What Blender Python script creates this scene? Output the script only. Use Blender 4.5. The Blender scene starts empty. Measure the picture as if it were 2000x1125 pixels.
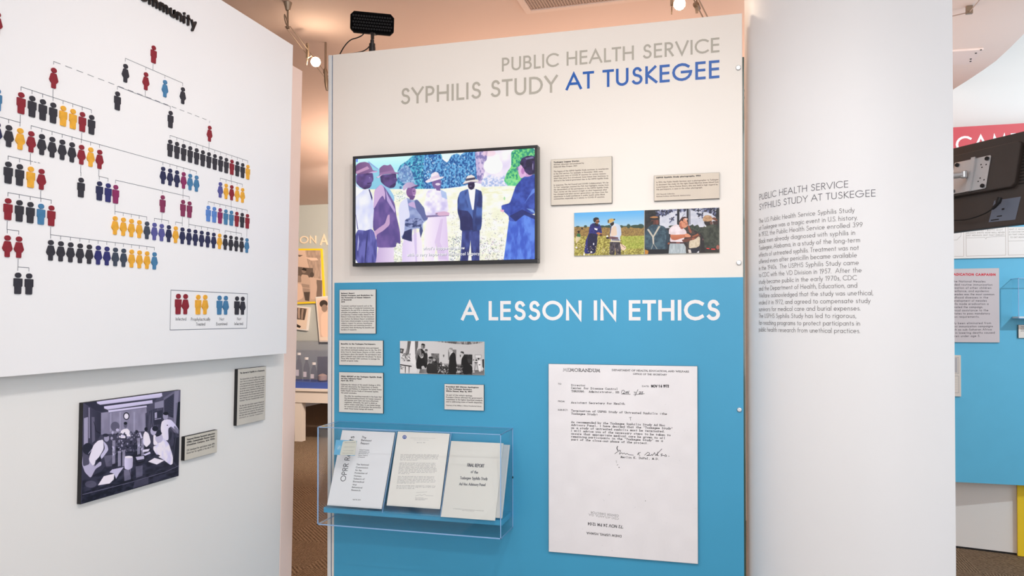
import bpy, math
import numpy as np
from mathutils import Vector, Matrix

C = bpy.context.scene.collection
rng = np.random.default_rng(7)
PI = math.pi

# ------------------------------------------------------------------ camera
F_PX, CX, CY = 1495.3, 1000.0, 604.4          # focal length and principal point in pixels (2000 x 1125)
PITCH, ROLL, YAW = math.radians(.59), math.radians(-.03), math.radians(15.45)
EYE = 1.55
_M = np.array([[1, 0, 0], [0, -math.sin(PITCH), math.cos(PITCH)], [0, math.cos(PITCH), math.sin(PITCH)]])
_R = np.array([[math.cos(ROLL), math.sin(ROLL), 0], [-math.sin(ROLL), math.cos(ROLL), 0], [0, 0, 1]])
_Z = np.array([[math.cos(YAW), -math.sin(YAW), 0], [math.sin(YAW), math.cos(YAW), 0], [0, 0, 1]])
C2W = _Z @ (_R @ _M).T
cam = bpy.data.cameras.new('camera')
cam.sensor_width = 36.0
cam.lens = F_PX / 2000 * 36
cam.shift_x = 0.0
cam.shift_y = (CY - 562.5) / 2000
cam.clip_start = .05
co = bpy.data.objects.new('camera', cam)
C.objects.link(co)
B = np.column_stack([C2W[:, 0], C2W[:, 1], -C2W[:, 2]])
m4 = Matrix.Identity(4)
for i in range(3):
    for j in range(3):
        m4[i][j] = B[i, j]
m4[2][3] = EYE
co.matrix_world = m4
bpy.context.scene.camera = co

# ------------------------------------------------------------------ view, world, lights
sc = bpy.context.scene
sc.view_settings.view_transform = 'Standard'
sc.view_settings.look = 'None'
sc.view_settings.exposure = 0.0
sc.view_settings.gamma = 1.0
sc.view_settings.use_curve_mapping = False
sc.cycles.max_bounces = 10
sc.cycles.transparent_max_bounces = 24
sc.cycles.sample_clamp_indirect = 6.0
w = bpy.data.worlds.new('world'); sc.world = w; w.use_nodes = True
bg = w.node_tree.nodes['Background']
bg.inputs[0].default_value = (.93, .95, 1.0, 1)
bg.inputs[1].default_value = .74


def spot(name, loc, target, power, col, angle, blend=.6, size=.05):
    l = bpy.data.lights.new(name, 'SPOT'); l.energy = power; l.color = col
    l.spot_size = math.radians(angle); l.spot_blend = blend; l.shadow_soft_size = size
    o = bpy.data.objects.new(name, l); C.objects.link(o); o.location = loc
    o.rotation_euler = (Vector(target) - Vector(loc)).to_track_quat('-Z', 'Y').to_euler()
    return o


def area(name, loc, target, power, col, sx, sy):
    l = bpy.data.lights.new(name, 'AREA'); l.energy = power; l.color = col
    l.shape = 'RECTANGLE'; l.size = sx; l.size_y = sy
    o = bpy.data.objects.new(name, l); C.objects.link(o); o.location = loc
    o.rotation_euler = (Vector(target) - Vector(loc)).to_track_quat('-Z', 'Y').to_euler()
    return o


def point(name, loc, power, col, size=.03):
    l = bpy.data.lights.new(name, 'POINT'); l.energy = power; l.color = col; l.shadow_soft_size = size
    o = bpy.data.objects.new(name, l); C.objects.link(o); o.location = loc
    return o


spot('track_spot_key', (-.05, 1.0, 2.98), (-.95, 3.05, 1.2), 50, (1.0, .965, .93), 105, .9, .035)
spot('track_spot_left', (.1, 1.6, 2.98), (-1.8, 2.4, .7), 34, (1.0, .96, .93), 110, .9, .04)
spot('fill_spot_column', (-1.2, .9, 2.98), (.25, 2.95, 1.1), 40, (.97, .98, 1.0), 60, .9, .04)  # added fill spot that lifts the dim left side of the column
area('fill_left_wall', (1.0, -1.6, 1.7), (-1.5, 2.6, .8), 30, (.95, .97, 1.0), 2.0, 1.6)  # added soft fill behind the camera for the lower left wall, no real window
area('window_daylight', (4.6, 1.4, 2.0), (1.3, 2.9, 1.5), 52, (.86, .93, 1.0), 2.4, 2.2)
area('fill_front', (-.2, -.6, 2.95), (-1.1, 1.8, .7), 46, (.92, .96, 1.0), 2.4, 1.4)  # added unseen soft fill above and behind the camera, not a fixture
spot('spot_behind_panel', (.22, 4.6, 2.98), (.10, 3.25, 2.92), 12, (1, .93, .85), 22, .8, .03)
spot('spot_measles_wall', (3.0, 3.2, 2.95), (1.7, 5.2, 1.6), 165, (.84, .95, 1.0), 120, .9, .03)
spot('spot_back_exhibit', (-3.0, 6.6, 2.95), (-4.2, 9.0, 1.5), 480, (1.0, .84, .70), 130, .9, .05)
spot('spot_carpet', (-1.4, 4.2, 2.95), (-2.2, 5.2, 0), 100, (1.0, .80, .6), 95, .8, .05)
area('ceiling_fill_centre', (-.5, 4.7, 2.1), (-.5, 4.7, 3.05), 22, (1.0, .72, .57), 2.4, 1.6)  # added upward fill hidden behind the panel to brighten the ceiling
area('ceiling_fill_gap', (-2.3, 6.6, 2.3), (-2.3, 6.6, 3.05), 75, (1.0, .76, .6), 1.6, 2.4)  # added warm upward fill for the ceiling beyond the gap, no fitting there
area('ceiling_fill_daylight', (1.8, 4.5, 2.3), (1.8, 4.5, 3.05), 8, (.52, .78, 1.0), 1.6, 1.4)  # added cool upward fill that stands in for daylight on the right ceiling


# ------------------------------------------------------------------ materials
MATS = {}


def mat(name, col, rough=.5, metal=0, spec=.5, noise=0.0, scale=8, bump=0.0, emit=None, estr=0, trans=0, coat=0):
    if name in MATS:
        return MATS[name]
    m = bpy.data.materials.new(name); m.use_nodes = True
    nt = m.node_tree; p = nt.nodes['Principled BSDF']
    c = tuple(col) + (1,)
    p.inputs['Base Color'].default_value = c
    p.inputs['Roughness'].default_value = rough
    p.inputs['Metallic'].default_value = metal
    p.inputs['Specular IOR Level'].default_value = spec
    p.inputs['Transmission Weight'].default_value = trans
    p.inputs['Coat Weight'].default_value = coat
    if emit:
        p.inputs['Emission Color'].default_value = tuple(emit) + (1,)
        p.inputs['Emission Strength'].default_value = estr
    tc = nt.nodes.new('ShaderNodeTexCoord'); n = nt.nodes.new('ShaderNodeTexNoise')
    n.inputs['Scale'].default_value = scale; n.inputs['Detail'].default_value = 4
    nt.links.new(tc.outputs['Object'], n.inputs['Vector'])
    r = nt.nodes.new('ShaderNodeValToRGB')
    k0, k1 = 1 - noise, 1 + noise
    r.color_ramp.elements[0].position = .3; r.color_ramp.elements[1].position = .7
    r.color_ramp.elements[0].color = tuple(min(1, x * k0) for x in col) + (1,)
    r.color_ramp.elements[1].color = tuple(min(1, x * k1) for x in col) + (1,)
    nt.links.new(n.outputs['Fac'], r.inputs['Fac']); nt.links.new(r.outputs['Color'], p.inputs['Base Color'])
    if bump:
        b = nt.nodes.new('ShaderNodeBump'); b.inputs['Strength'].default_value = bump; b.inputs['Distance'].default_value = .002
        n2 = nt.nodes.new('ShaderNodeTexNoise'); n2.inputs['Scale'].default_value = scale * 30
        nt.links.new(tc.outputs['Object'], n2.inputs['Vector'])
        nt.links.new(n2.outputs['Fac'], b.inputs['Height']); nt.links.new(b.outputs['Normal'], p.inputs['Normal'])
    MATS[name] = m
    return m


def acrylic(name, tint, fmin=.02):
    if name in MATS:
        return MATS[name]
    m = bpy.data.materials.new(name); m.use_nodes = True; nt = m.node_tree
    nt.nodes.remove(nt.nodes['Principled BSDF'])
    out = nt.nodes['Material Output']
    t = nt.nodes.new('ShaderNodeBsdfTransparent'); t.inputs[0].default_value = tuple(tint) + (1,)
    g = nt.nodes.new('ShaderNodeBsdfGlossy'); g.inputs['Roughness'].default_value = .03
    lw = nt.nodes.new('ShaderNodeLayerWeight'); pw = nt.nodes.new('ShaderNodeMath'); pw.operation = 'POWER'; pw.inputs[1].default_value = 4.0
    fr = nt.nodes.new('ShaderNodeMath'); fr.operation = 'MULTIPLY_ADD'; fr.inputs[1].default_value = .55; fr.inputs[2].default_value = fmin
    nt.links.new(lw.outputs['Facing'], pw.inputs[0]); nt.links.new(pw.outputs[0], fr.inputs[0])
    mx = nt.nodes.new('ShaderNodeMixShader')
    nt.links.new(fr.outputs[0], mx.inputs[0]); nt.links.new(t.outputs[0], mx.inputs[1]); nt.links.new(g.outputs[0], mx.inputs[2])
    nt.links.new(mx.outputs[0], out.inputs['Surface'])
    MATS[name] = m
    return m


def image_mat(name, arr, rough=.45, emit=0.0, spec=.35):
    h, wd = arr.shape[:2]
    im = bpy.data.images.new(name, wd, h, alpha=False)
    px = np.ones((h, wd, 4), np.float32); px[..., :3] = np.clip(arr, 0, 1)[::-1]
    im.pixels.foreach_set(px.ravel()); im.update(); im.pack()
    m = bpy.data.materials.new(name); m.use_nodes = True; nt = m.node_tree; p = nt.nodes['Principled BSDF']
    t = nt.nodes.new('ShaderNodeTexImage'); t.image = im; t.interpolation = 'Cubic'
    p.inputs['Roughness'].default_value = rough
    p.inputs['Specular IOR Level'].default_value = spec
    if emit:
        p.inputs['Base Color'].default_value = (.01, .01, .01, 1)
        nt.links.new(t.outputs['Color'], p.inputs['Emission Color']); p.inputs['Emission Strength'].default_value = emit
    else:
        nt.links.new(t.outputs['Color'], p.inputs['Base Color'])
    return m


# ------------------------------------------------------------------ object helpers
def tag(o, label=None, cat=None, group=None, kind=None):
    if label: o['label'] = label
    if cat: o['category'] = cat
    if group: o['group'] = group
    if kind: o['kind'] = kind
    return o


def wloc(o):
    v = Vector((0, 0, 0))
    while o is not None:
        v += o.location; o = o.parent
    return v


def thing(name, loc, label, cat, group=None):
    o = bpy.data.objects.new(name, None); C.objects.link(o)
    o.location = Vector(loc); o.empty_display_size = .05
    return tag(o, label, cat, group)


class MB:
    def __init__(s): s.v = []; s.f = []; s.m = []
    def add(s, vs, fs, mi=0):
        n = len(s.v); s.v += [tuple(float(c) for c in v) for v in vs]
        s.f += [tuple(i + n for i in f) for f in fs]; s.m += [mi] * len(fs)
    def hexa(s, p, mi=0):
        """p: 8 points, 0-3 front ring (ccw seen from the front), 4-7 back ring"""
        s.add(p, [(0, 1, 2, 3), (7, 6, 5, 4), (0, 4, 5, 1), (1, 5, 6, 2), (2, 6, 7, 3), (3, 7, 4, 0)], mi)
    def box(s, lo, hi, mi=0):
        x0, y0, z0 = lo; x1, y1, z1 = hi
        s.hexa([(x0, y0, z0), (x1, y0, z0), (x1, y0, z1), (x0, y0, z1), (x0, y1, z0), (x1, y1, z0), (x1, y1, z1), (x0, y1, z1)], mi)
    def fbox(s, F, u0, u1, v0, v1, w0, w1, mi=0):
        s.hexa([F.P(u0, v0, w1), F.P(u1, v0, w1), F.P(u1, v1, w1), F.P(u0, v1, w1),
                F.P(u0, v0, w0), F.P(u1, v0, w0), F.P(u1, v1, w0), F.P(u0, v1, w0)], mi)
    def prism(s, F, pts, w0, w1, mi=0):
        n = len(pts)
        a = sum(pts[i][0] * pts[(i + 1) % n][1] - pts[(i + 1) % n][0] * pts[i][1] for i in range(n))
        if a < 0: pts = pts[::-1]
        vs = [F.P(x, y, w1) for x, y in pts] + [F.P(x, y, w0) for x, y in pts]
        fs = [tuple(range(n)), tuple(range(2 * n - 1, n - 1, -1))]
        fs += [(i, i + n, (i + 1) % n + n, (i + 1) % n) for i in range(n)]
        s.add(vs, fs, mi)
    def tube(s, pts, r, n=10, mi=0):
        pts = [Vector(p) for p in pts]; rs = r if isinstance(r, (list, tuple)) else [r] * len(pts)
        rings = []; up = None
        for i, p in enumerate(pts):
            d = (pts[min(i + 1, len(pts) - 1)] - pts[max(i - 1, 0)]).normalized()
            if up is None:
                up = Vector((0, 0, 1)) if abs(d.z) < .9 else Vector((1, 0, 0))
            a = d.cross(up).normalized(); b = a.cross(d).normalized(); up = b
            rings.append([p + (a * math.cos(2 * PI * k / n) + b * math.sin(2 * PI * k / n)) * rs[i] for k in range(n)])
        vs = [v for r_ in rings for v in r_]; fs = []
        for i in range(len(pts) - 1):
            for k in range(n):
                fs.append((i * n + k, i * n + (k + 1) % n, (i + 1) * n + (k + 1) % n, (i + 1) * n + k))
        fs.append(tuple(range(n - 1, -1, -1))); fs.append(tuple((len(pts) - 1) * n + k for k in range(n)))
        s.add(vs, fs, mi)
    def lathe(s, base, axis, prof, n=20, mi=0):
        """prof: (distance along axis, radius)"""
        base = Vector(base); ax = Vector(axis).normalized()
        s_ = Vector((0, 0, 1)) if abs(ax.z) < .9 else Vector((1, 0, 0))
        a = ax.cross(s_).normalized(); b = ax.cross(a)
        vs = []; fs = []
        for h, r in prof:
            for k in range(n):
                t = 2 * PI * k / n; vs.append(base + ax * h + (a * math.cos(t) + b * math.sin(t)) * r)
        for i in range(len(prof) - 1):
            for k in range(n):
                fs.append((i * n + k, (i + 1) * n + k, (i + 1) * n + (k + 1) % n, i * n + (k + 1) % n))
        fs.append(tuple(range(n))); fs.append(tuple((len(prof) - 1) * n + k for k in range(n - 1, -1, -1)))
        s.add(vs, fs, mi)
    def build(s, name, mats, parent=None, smooth=False, bevel=0, origin=None):
        if not isinstance(mats, (list, tuple)): mats = [mats]
        V = np.array(s.v)
        o0 = Vector(((V[:, 0].min() + V[:, 0].max()) / 2, (V[:, 1].min() + V[:, 1].max()) / 2, V[:, 2].min())) if origin is None else Vector(origin)
        me = bpy.data.meshes.new(name)
        me.from_pydata([(Vector(v) - o0) for v in s.v], [], s.f)
        for m in mats: me.materials.append(m)
        me.polygons.foreach_set('material_index', s.m)
        if smooth:
            me.polygons.foreach_set('use_smooth', [True] * len(me.polygons))
        me.update()
        o = bpy.data.objects.new(name, me); C.objects.link(o)
        if parent is not None:
            o.parent = parent; o.location = o0 - wloc(parent)
        else:
            o.location = o0
        if bevel:
            bm = o.modifiers.new('bevel', 'BEVEL'); bm.width = bevel; bm.segments = 2; bm.limit_method = 'ANGLE'
        if smooth:
            es = o.modifiers.new('split', 'EDGE_SPLIT'); es.split_angle = math.radians(35)
        return o


def quad(name, TL, TR, BR, BL, m, parent):
    """a picture surface with its own uv"""
    P = [Vector(p) for p in (BL, BR, TR, TL)]
    c = sum(P, Vector()) / 4
    me = bpy.data.meshes.new(name); me.from_pydata([p - c for p in P], [], [(0, 1, 2, 3)])
    uv = me.uv_layers.new(name='uv')
    for i, t in enumerate([(0, 0), (1, 0), (1, 1), (0, 1)]): uv.data[i].uv = t
    me.materials.append(m); me.update()
    o = bpy.data.objects.new(name, me); C.objects.link(o)
    if parent is not None:
        o.parent = parent; o.location = c - wloc(parent)
    else:
        o.location = c
    return o


# ------------------------------------------------------------------ photogrammetry: pixel -> ray -> plane
def ray(px, py):
    return C2W @ np.array([(px - CX) / F_PX, (CY - py) / F_PX, 1.0])


CAM = np.array([0, 0, EYE])


class Frame:
    def __init__(s, O, u, v, n):
        s.O, s.u, s.v, s.n = (np.array(a, float) for a in (O, u, v, n))
        s.M = np.column_stack([s.u, s.v, s.n])
    def P(s, u, v, w=0): return tuple(s.O + s.u * u + s.v * v + s.n * w)
    def hit(s, px, py, w=0):
        d = ray(px, py); q = s.O + s.n * w
        t = ((q - CAM) @ s.n) / (d @ s.n); p = CAM + d * t - s.O
        return float(p @ s.u), float(p @ s.v)
    def rect(s, c, w=0):
        """TL TR BR BL pixels -> u0,u1,v0,v1"""
        h = [s.hit(x, y, w) for x, y in c]
        return (h[0][0] + h[3][0]) / 2, (h[1][0] + h[2][0]) / 2, (h[2][1] + h[3][1]) / 2, (h[0][1] + h[1][1]) / 2


def hit_z(px, py, z):
    d = ray(px, py); t = (z - EYE) / d[2]; return CAM + d * t


def hit_y(px, py, y):
    d = ray(px, py); t = y / d[1]; return CAM + d * t


YC = 3.046
WBL = .0036      # front of the blue panel
FC = Frame((0, YC, 0), (1, 0, 0), (0, 0, 1), (0, -1, 0))
TH = math.radians(1.25)
FL = Frame((-1.783 - math.tan(TH) * 1.5, 0, 0), (0, 1, 0), (math.sin(TH), 0, math.cos(TH)), (math.cos(TH), 0, -math.sin(TH)))

# ------------------------------------------------------------------ stroke font (geometric sans)
def A(cx, cy, rx, ry, a0, a1, n=None):
    n = n or max(3, int(abs(a1 - a0) / 22))
    return [(cx + rx * math.cos(math.radians(a0 + (a1 - a0) * i / n)), cy + ry * math.sin(math.radians(a0 + (a1 - a0) * i / n))) for i in range(n + 1)]


X = .60     # x-height
b = X / 2
G = {
 'A': (.86, [[(0, 0), (.43, 1), (.86, 0)], [(.15, .33), (.71, .33)]]),
 'B': (.52, [[(0, 0), (0, 1)], [(0, 1)] + A(.25, .76, .22, .24, 90, -90) + [(0, .52)], [(0, .52)] + A(.26, .26, .26, .26, 90, -90) + [(0, 0)]]),
 'C': (.80, [A(.5, .5, .5, .5, 48, 312)]),
 'D': (.72, [[(0, 0), (0, 1)], [(0, 1)] + A(.24, .5, .48, .5, 90, -90) + [(0, 0)]]),
 'E': (.44, [[(0, 0), (0, 1)], [(0, 1), (.44, 1)], [(0, .52), (.42, .52)], [(0, 0), (.44, 0)]]),
 'F': (.42, [[(0, 0), (0, 1)], [(0, 1), (.42, 1)], [(0, .52), (.40, .52)]]),
 'G': (1.0, [A(.5, .5, .5, .5, 45, 360), [(.5, .5), (1.0, .5)]]),
 'H': (.66, [[(0, 0), (0, 1)], [(.66, 0), (.66, 1)], [(0, .52), (.66, .52)]]),
 'I': (0, [[(0, 0), (0, 1)]]),
 'J': (.26, [[(.26, 1), (.26, .1)] + A(.1, .08, .16, .18, 0, -90)]),
 'K': (.56, [[(0, 0), (0, 1)], [(.50, 1), (.02, .52), (.56, 0)]]),
 'L': (.38, [[(0, 0), (0, 1)], [(0, 0), (.38, 0)]]),
 'M': (.88, [[(0, 0), (.14, 1), (.44, .12), (.74, 1), (.88, 0)]]),
 'N': (.70, [[(0, 0), (0, 1), (.70, 0), (.70, 1)]]),
 'O': (1.0, [A(.5, .5, .5, .5, 0, 360, 24)]),
 'P': (.46, [[(0, 0), (0, 1)], [(0, 1)] + A(.20, .74, .26, .26, 90, -90) + [(0, .48)]]),
 'Q': (1.0, [A(.5, .5, .5, .5, 0, 360, 24), [(.55, .35), (.95, -.02)]]),
 'R': (.50, [[(0, 0), (0, 1)], [(0, 1)] + A(.20, .75, .26, .25, 90, -90) + [(0, .5)], [(.2, .5), (.50, 0)]]),
 'S': (.50, [A(.26, .76, .20, .24, 25, 235) + A(.25, .26, .25, .26, 70, -150)]),
 'T': (.54, [[(.27, 0), (.27, 1)], [(0, 1), (.54, 1)]]),
 'U': (.60, [[(0, 1), (0, .3)] + A(.3, .3, .3, .3, 180, 360) + [(.6, 1)]]),
 'V': (.80, [[(0, 1), (.40, 0), (.80, 1)]]),
 'W': (1.2, [[(0, 1), (.3, 0), (.6, 1), (.9, 0), (1.2, 1)]]),
 'X': (.66, [[(0, 0), (.64, 1)], [(.66, 0), (.02, 1)]]),
 'Y': (.70, [[(0, 1), (.35, .48), (.70, 1)], [(.35, .48), (.35, 0)]]),
 'Z': (.60, [[(0, 1), (.6, 1), (0, 0), (.6, 0)]]),
 'a': (.56, [A(.28, b, .28, b, 0, 360, 16), [(.56, 0), (.56, X)]]),
 'b': (.56, [A(.28, b, .28, b, 0, 360, 16), [(0, 0), (0, 1.05)]]),
 'c': (.44, [A(.3, b, .3, b, 50, 310)]),
 'd': (.56, [A(.28, b, .28, b, 0, 360, 16), [(.56, 0), (.56, 1.05)]]),
 'e': (.56, [[(0, b), (.56, b)] + A(.28, b, .28, b, 0, 305)]),
 'f': (.24, [[(.08, 0), (.08, .85)] + A(.22, .88, .14, .14, 180, 80), [(0, X), (.22, X)]]),
 'g': (.56, [A(.28, b, .28, b, 0, 360, 16), [(.56, X), (.56, -.1)] + A(.3, -.08, .26, .22, 0, -150)]),
 'h': (.44, [[(0, 0), (0, 1.05)], [(0, .35)] + A(.22, .36, .22, .24, 170, 0) + [(.44, 0)]]),
 'i': (0, [[(0, 0), (0, X)], [(0, .84), (0, .88)]]),
 'j': (.0, [[(0, -.25), (0, X)], [(0, .84), (0, .88)]]),
 'k': (.40, [[(0, 0), (0, 1.05)], [(.36, X), (.02, .3), (.40, 0)]]),
 'l': (0, [[(0, 0), (0, 1.05)]]),
 'm': (.76, [[(0, 0), (0, X)], [(0, .36)] + A(.19, .38, .19, .22, 170, 0) + [(.38, 0)], [(.38, .36)] + A(.57, .38, .19, .22, 170, 0) + [(.76, 0)]]),
 'n': (.42, [[(0, 0), (0, X)], [(0, .36)] + A(.21, .37, .21, .23, 170, 0) + [(.42, 0)]]),
 'o': (.58, [A(.29, b, .29, b, 0, 360, 16)]),
 'p': (.56, [A(.28, b, .28, b, 0, 360, 16), [(0, X), (0, -.32)]]),
 'q': (.56, [A(.28, b, .28, b, 0, 360, 16), [(.56, X), (.56, -.32)]]),
 'r': (.24, [[(0, 0), (0, X)], [(0, .38)] + A(.2, .38, .2, .21, 170, 70)]),
 's': (.32, [A(.16, .45, .13, .15, 35, 235) + A(.16, .16, .16, .16, 70, -150)]),
 't': (.24, [[(.12, 0), (.12, .85)], [(0, X), (.24, X)]]),
 'u': (.42, [[(0, X), (0, .23)] + A(.21, .23, .21, .23, 180, 360) + [(.42, X)], [(.42, 0), (.42, X)]]),
 'v': (.46, [[(0, X), (.23, 0), (.46, X)]]),
 'w': (.72, [[(0, X), (.18, 0), (.36, X), (.54, 0), (.72, X)]]),
 'x': (.42, [[(0, 0), (.42, X)], [(.42, 0), (0, X)]]),
 'y': (.46, [[(0, X), (.23, .04)], [(.46, X), (.10, -.32)]]),
 'z': (.40, [[(0, X), (.4, X), (0, 0), (.4, 0)]]),
 '0': (.50, [A(.25, .5, .25, .5, 0, 360, 20)]),
 '1': (.20, [[(0, .8), (.2, 1), (.2, 0)]]),
 '2': (.46, [A(.23, .75, .23, .25, 160, -30) + [(0, 0), (.46, 0)]]),
 '3': (.46, [A(.22, .76, .2, .24, 140, -80) + A(.22, .27, .24, .27, 85, -145)]),
 '4': (.52, [[(.4, 0), (.4, 1), (0, .25), (.52, .25)]]),
 '5': (.46, [[(.42, 1), (.1, 1), (.04, .55)] + A(.2, .32, .26, .32, 120, -140)]),
 '6': (.50, [A(.25, .28, .25, .28, 0, 360, 16), [(.36, 1), (.03, .4)]]),
 '7': (.46, [[(0, 1), (.46, 1), (.1, 0)]]),
 '8': (.50, [A(.25, .77, .19, .23, 0, 360, 14), A(.25, .27, .25, .27, 0, 360, 16)]),
 '9': (.50, [A(.25, .72, .25, .28, 0, 360, 16), [(.14, 0), (.47, .6)]]),
 '.': (0, [[(0, 0), (0, .03)]]), ',': (.04, [[(.05, .04), (0, -.14)]]),
 ':': (0, [[(0, 0), (0, .03)], [(0, .5), (0, .53)]]), ';': (.04, [[(.05, .04), (0, -.14)], [(.04, .5), (.04, .53)]]),
 '-': (.22, [[(0, .32), (.22, .32)]]), "'": (0, [[(0, .8), (0, 1)]]), '"': (.14, [[(0, .8), (0, 1)], [(.14, .8), (.14, 1)]]),
 '(': (.16, [A(.45, .42, .45, .62, 140, 220)]), ')': (.16, [A(-.29, .42, .45, .62, 40, -40)]),
 '/': (.3, [[(0, -.05), (.3, 1)]]), '?': (.4, [A(.2, .76, .2, .24, 160, -60) + [(.2, .3)], [(.2, 0), (.2, .03)]]),
 '_': (.5, [[(0, -.05), (.5, -.05)]]), ' ': (.18, []),
}
ROUND_L = set('CGOQcdeoqag069'); ROUND_R = set('DOQbopBPS0'); DIAG = set('AVWYTXvwxyLKkf,.\'')


def layout(text, wt, mono=False, track=0.0, italic=0.0):
    """-> list of strokes in cap-height units, total width"""
    x = 0; out = []; chars = []
    for ch in text:
        gw, st = G.get(ch, G[' '])
        if mono:
            ox = x + .34 - gw / 2; adv = .68; sxx = min(1, .48 / max(gw, .01)) if gw > .48 else 1
            st = [[((px - gw / 2) * sxx + gw / 2, py) for px, py in s] for s in st]
            if ch.isalnum() and ch not in '1234567890':
                extra = []
                for s in st:
                    for q in (s[0], s[-1]):
                        if abs(q[1]) < .02 or abs(q[1] - 1) < .06 or abs(q[1] - X) < .02:
                            extra.append([(q[0] - .09, q[1]), (q[0] + .09, q[1])])
                st = st + extra
        else:
            lb = .03 if ch in DIAG and ch not in 'LKkf' else .065 if ch in ROUND_L else .105
            rb = .03 if ch in DIAG else .065 if ch in ROUND_R else .085
            if ch == ' ': lb = rb = .07
            ox = x + lb + wt / 2 + track / 2; adv = lb + rb + gw * (1 - .0) + wt + track
        s2 = []
        for s in st:
            s2.append([(ox + px + (py * italic), wt / 2 + py * (1 - wt)) for px, py in s])
        chars.append((ch, s2)); out += s2; x += adv
    return out, x, chars


def ribbon(mb, pts, wd, fn, w0, w1, mi=0, cap='square'):
    """flat or raised ribbon along pts; fn(u,v,w)->world"""
    p = [np.array(q, float) for q in pts]
    q = [p[0]]
    for a in p[1:]:
        if np.linalg.norm(a - q[-1]) > 1e-6: q.append(a)
    p = q
    if len(p) < 2: return
    closed = np.linalg.norm(p[0] - p[-1]) < 1e-6 and len(p) > 3
    h = wd / 2
    if closed: p = p[:-1]
    n = len(p)
    if not closed:
        d0 = (p[1] - p[0]); d0 /= np.linalg.norm(d0); d1 = p[-1] - p[-2]; d1 /= np.linalg.norm(d1)
        if cap == 'square':
            p[0] = p[0] - d0 * h; p[-1] = p[-1] + d1 * h
    L = []; R = []
    for i in range(n):
        if closed: a, c = p[i - 1], p[(i + 1) % n]
        else: a, c = p[max(i - 1, 0)], p[min(i + 1, n - 1)]
        t0 = p[i] - a if (closed or i > 0) else c - p[i]
        t1 = c - p[i] if (closed or i < n - 1) else p[i] - a
        t0 = t0 / np.linalg.norm(t0); t1 = t1 / np.linalg.norm(t1)
        n0 = np.array([-t0[1], t0[0]]); n1 = np.array([-t1[1], t1[0]])
        m = n0 + n1; l = np.linalg.norm(m)
        if l < .35: m = n0
        else: m = m / l; m = m / max(m @ n0, .45)
        L.append(p[i] + m * h); R.append(p[i] - m * h)
    if cap == 'round' and not closed:
        k = 5
        def fan(c, d):
            ang = math.atan2(d[1], d[0]); return [c + h * np.array([math.cos(ang + PI / 2 - PI * j / k), math.sin(ang + PI / 2 - PI * j / k)]) for j in range(1, k)]
        outline = L + fan(p[-1], d1) + R[::-1] + fan(p[0], -d0)
        outline = outline[::-1]
        N = len(outline)
        top = [fn(a[0], a[1], w1) for a in outline]; bot = [fn(a[0], a[1], w0) for a in outline]
        # faces: centre strips plus end fans
        vs = top + bot; fs = []
        idx = {i: N - 1 - i for i in range(N)}
        for i in range(n - 1):
            fs.append((idx[i], idx[n + (k - 1) + (n - 1 - i)], idx[n + (k - 1) + (n - 2 - i)], idx[i + 1]))
        fs.append(tuple(idx[j] for j in range(n + k - 1, n - 2, -1)))
        fs.append(tuple([idx[0]] + [idx[j] for j in range(N - 1, N - k - 1, -1)]))
        for j in range(N): fs.append((j, j + N, (j + 1) % N + N, (j + 1) % N))
        mb.add(vs, fs, mi); return
    vs = [fn(a[0], a[1], w1) for a in L] + [fn(a[0], a[1], w1) for a in R]
    rng_ = range(n if closed else n - 1)
    fs = [(i, n + i, n + (i + 1) % n, (i + 1) % n) for i in rng_]
    if w1 - w0 > 1e-4:
        m_ = 2 * n
        vs += [fn(a[0], a[1], w0) for a in L] + [fn(a[0], a[1], w0) for a in R]
        fs += [(i, (i + 1) % n, m_ + (i + 1) % n, m_ + i) for i in rng_]
        fs += [(n + i, m_ + n + i, m_ + n + (i + 1) % n, n + (i + 1) % n) for i in rng_]
        if not closed:
            fs += [(0, m_, m_ + n, n), (n - 1, 2 * n - 1, m_ + 2 * n - 1, m_ + n - 1)]
    mb.add(vs, fs, mi)


def mesh_text(mb, text, fn, u0, v0, width, cap, wt, w0=.0005, w1=.0005, mono=False, italic=0, mi=0, capstyle='square'):
    """text starting at u0 on baseline v0, scaled in x to fill width"""
    st, tw, _ = layout(text, wt, mono, italic=italic)
    xs = [q[0] for s in st for q in s]; xmin, xmax = min(xs) - wt / 2, max(xs) + wt / 2
    k = width / (xmax - xmin)
    for i, s in enumerate(st):
        dz = (i % 9) * .00005
        ribbon(mb, [(u0 + (x - xmin) * k, v0 + y * cap) for x, y in s], wt * cap, fn, w0 + (dz if w1 - w0 < 1e-5 else 0), w1 + dz, mi, capstyle)


def word_meshes(text, fn, u0, v0, width, cap, wt, w_, name, m, parent):
    """like mesh_text but every word is a part of its own"""
    st, tw, chars = layout(text, wt)
    xs = [q[0] for s in st for q in s]; xmin, xmax = min(xs) - wt / 2, max(xs) + wt / 2
    k = width / (xmax - xmin); out = []; mb = MB(); i = 0
    for ch, ss in chars + [(' ', [])]:
        if ch == ' ':
            if mb.v: out.append(mb.build(name, m, parent))
            mb = MB(); continue
        for s in ss:
            i += 1; ribbon(mb, [(u0 + (x - xmin) * k, v0 + y * cap) for x, y in s], wt * cap, fn, w_ + (i % 9) * .00005, w_ + (i % 9) * .00005)
    return out


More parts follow.
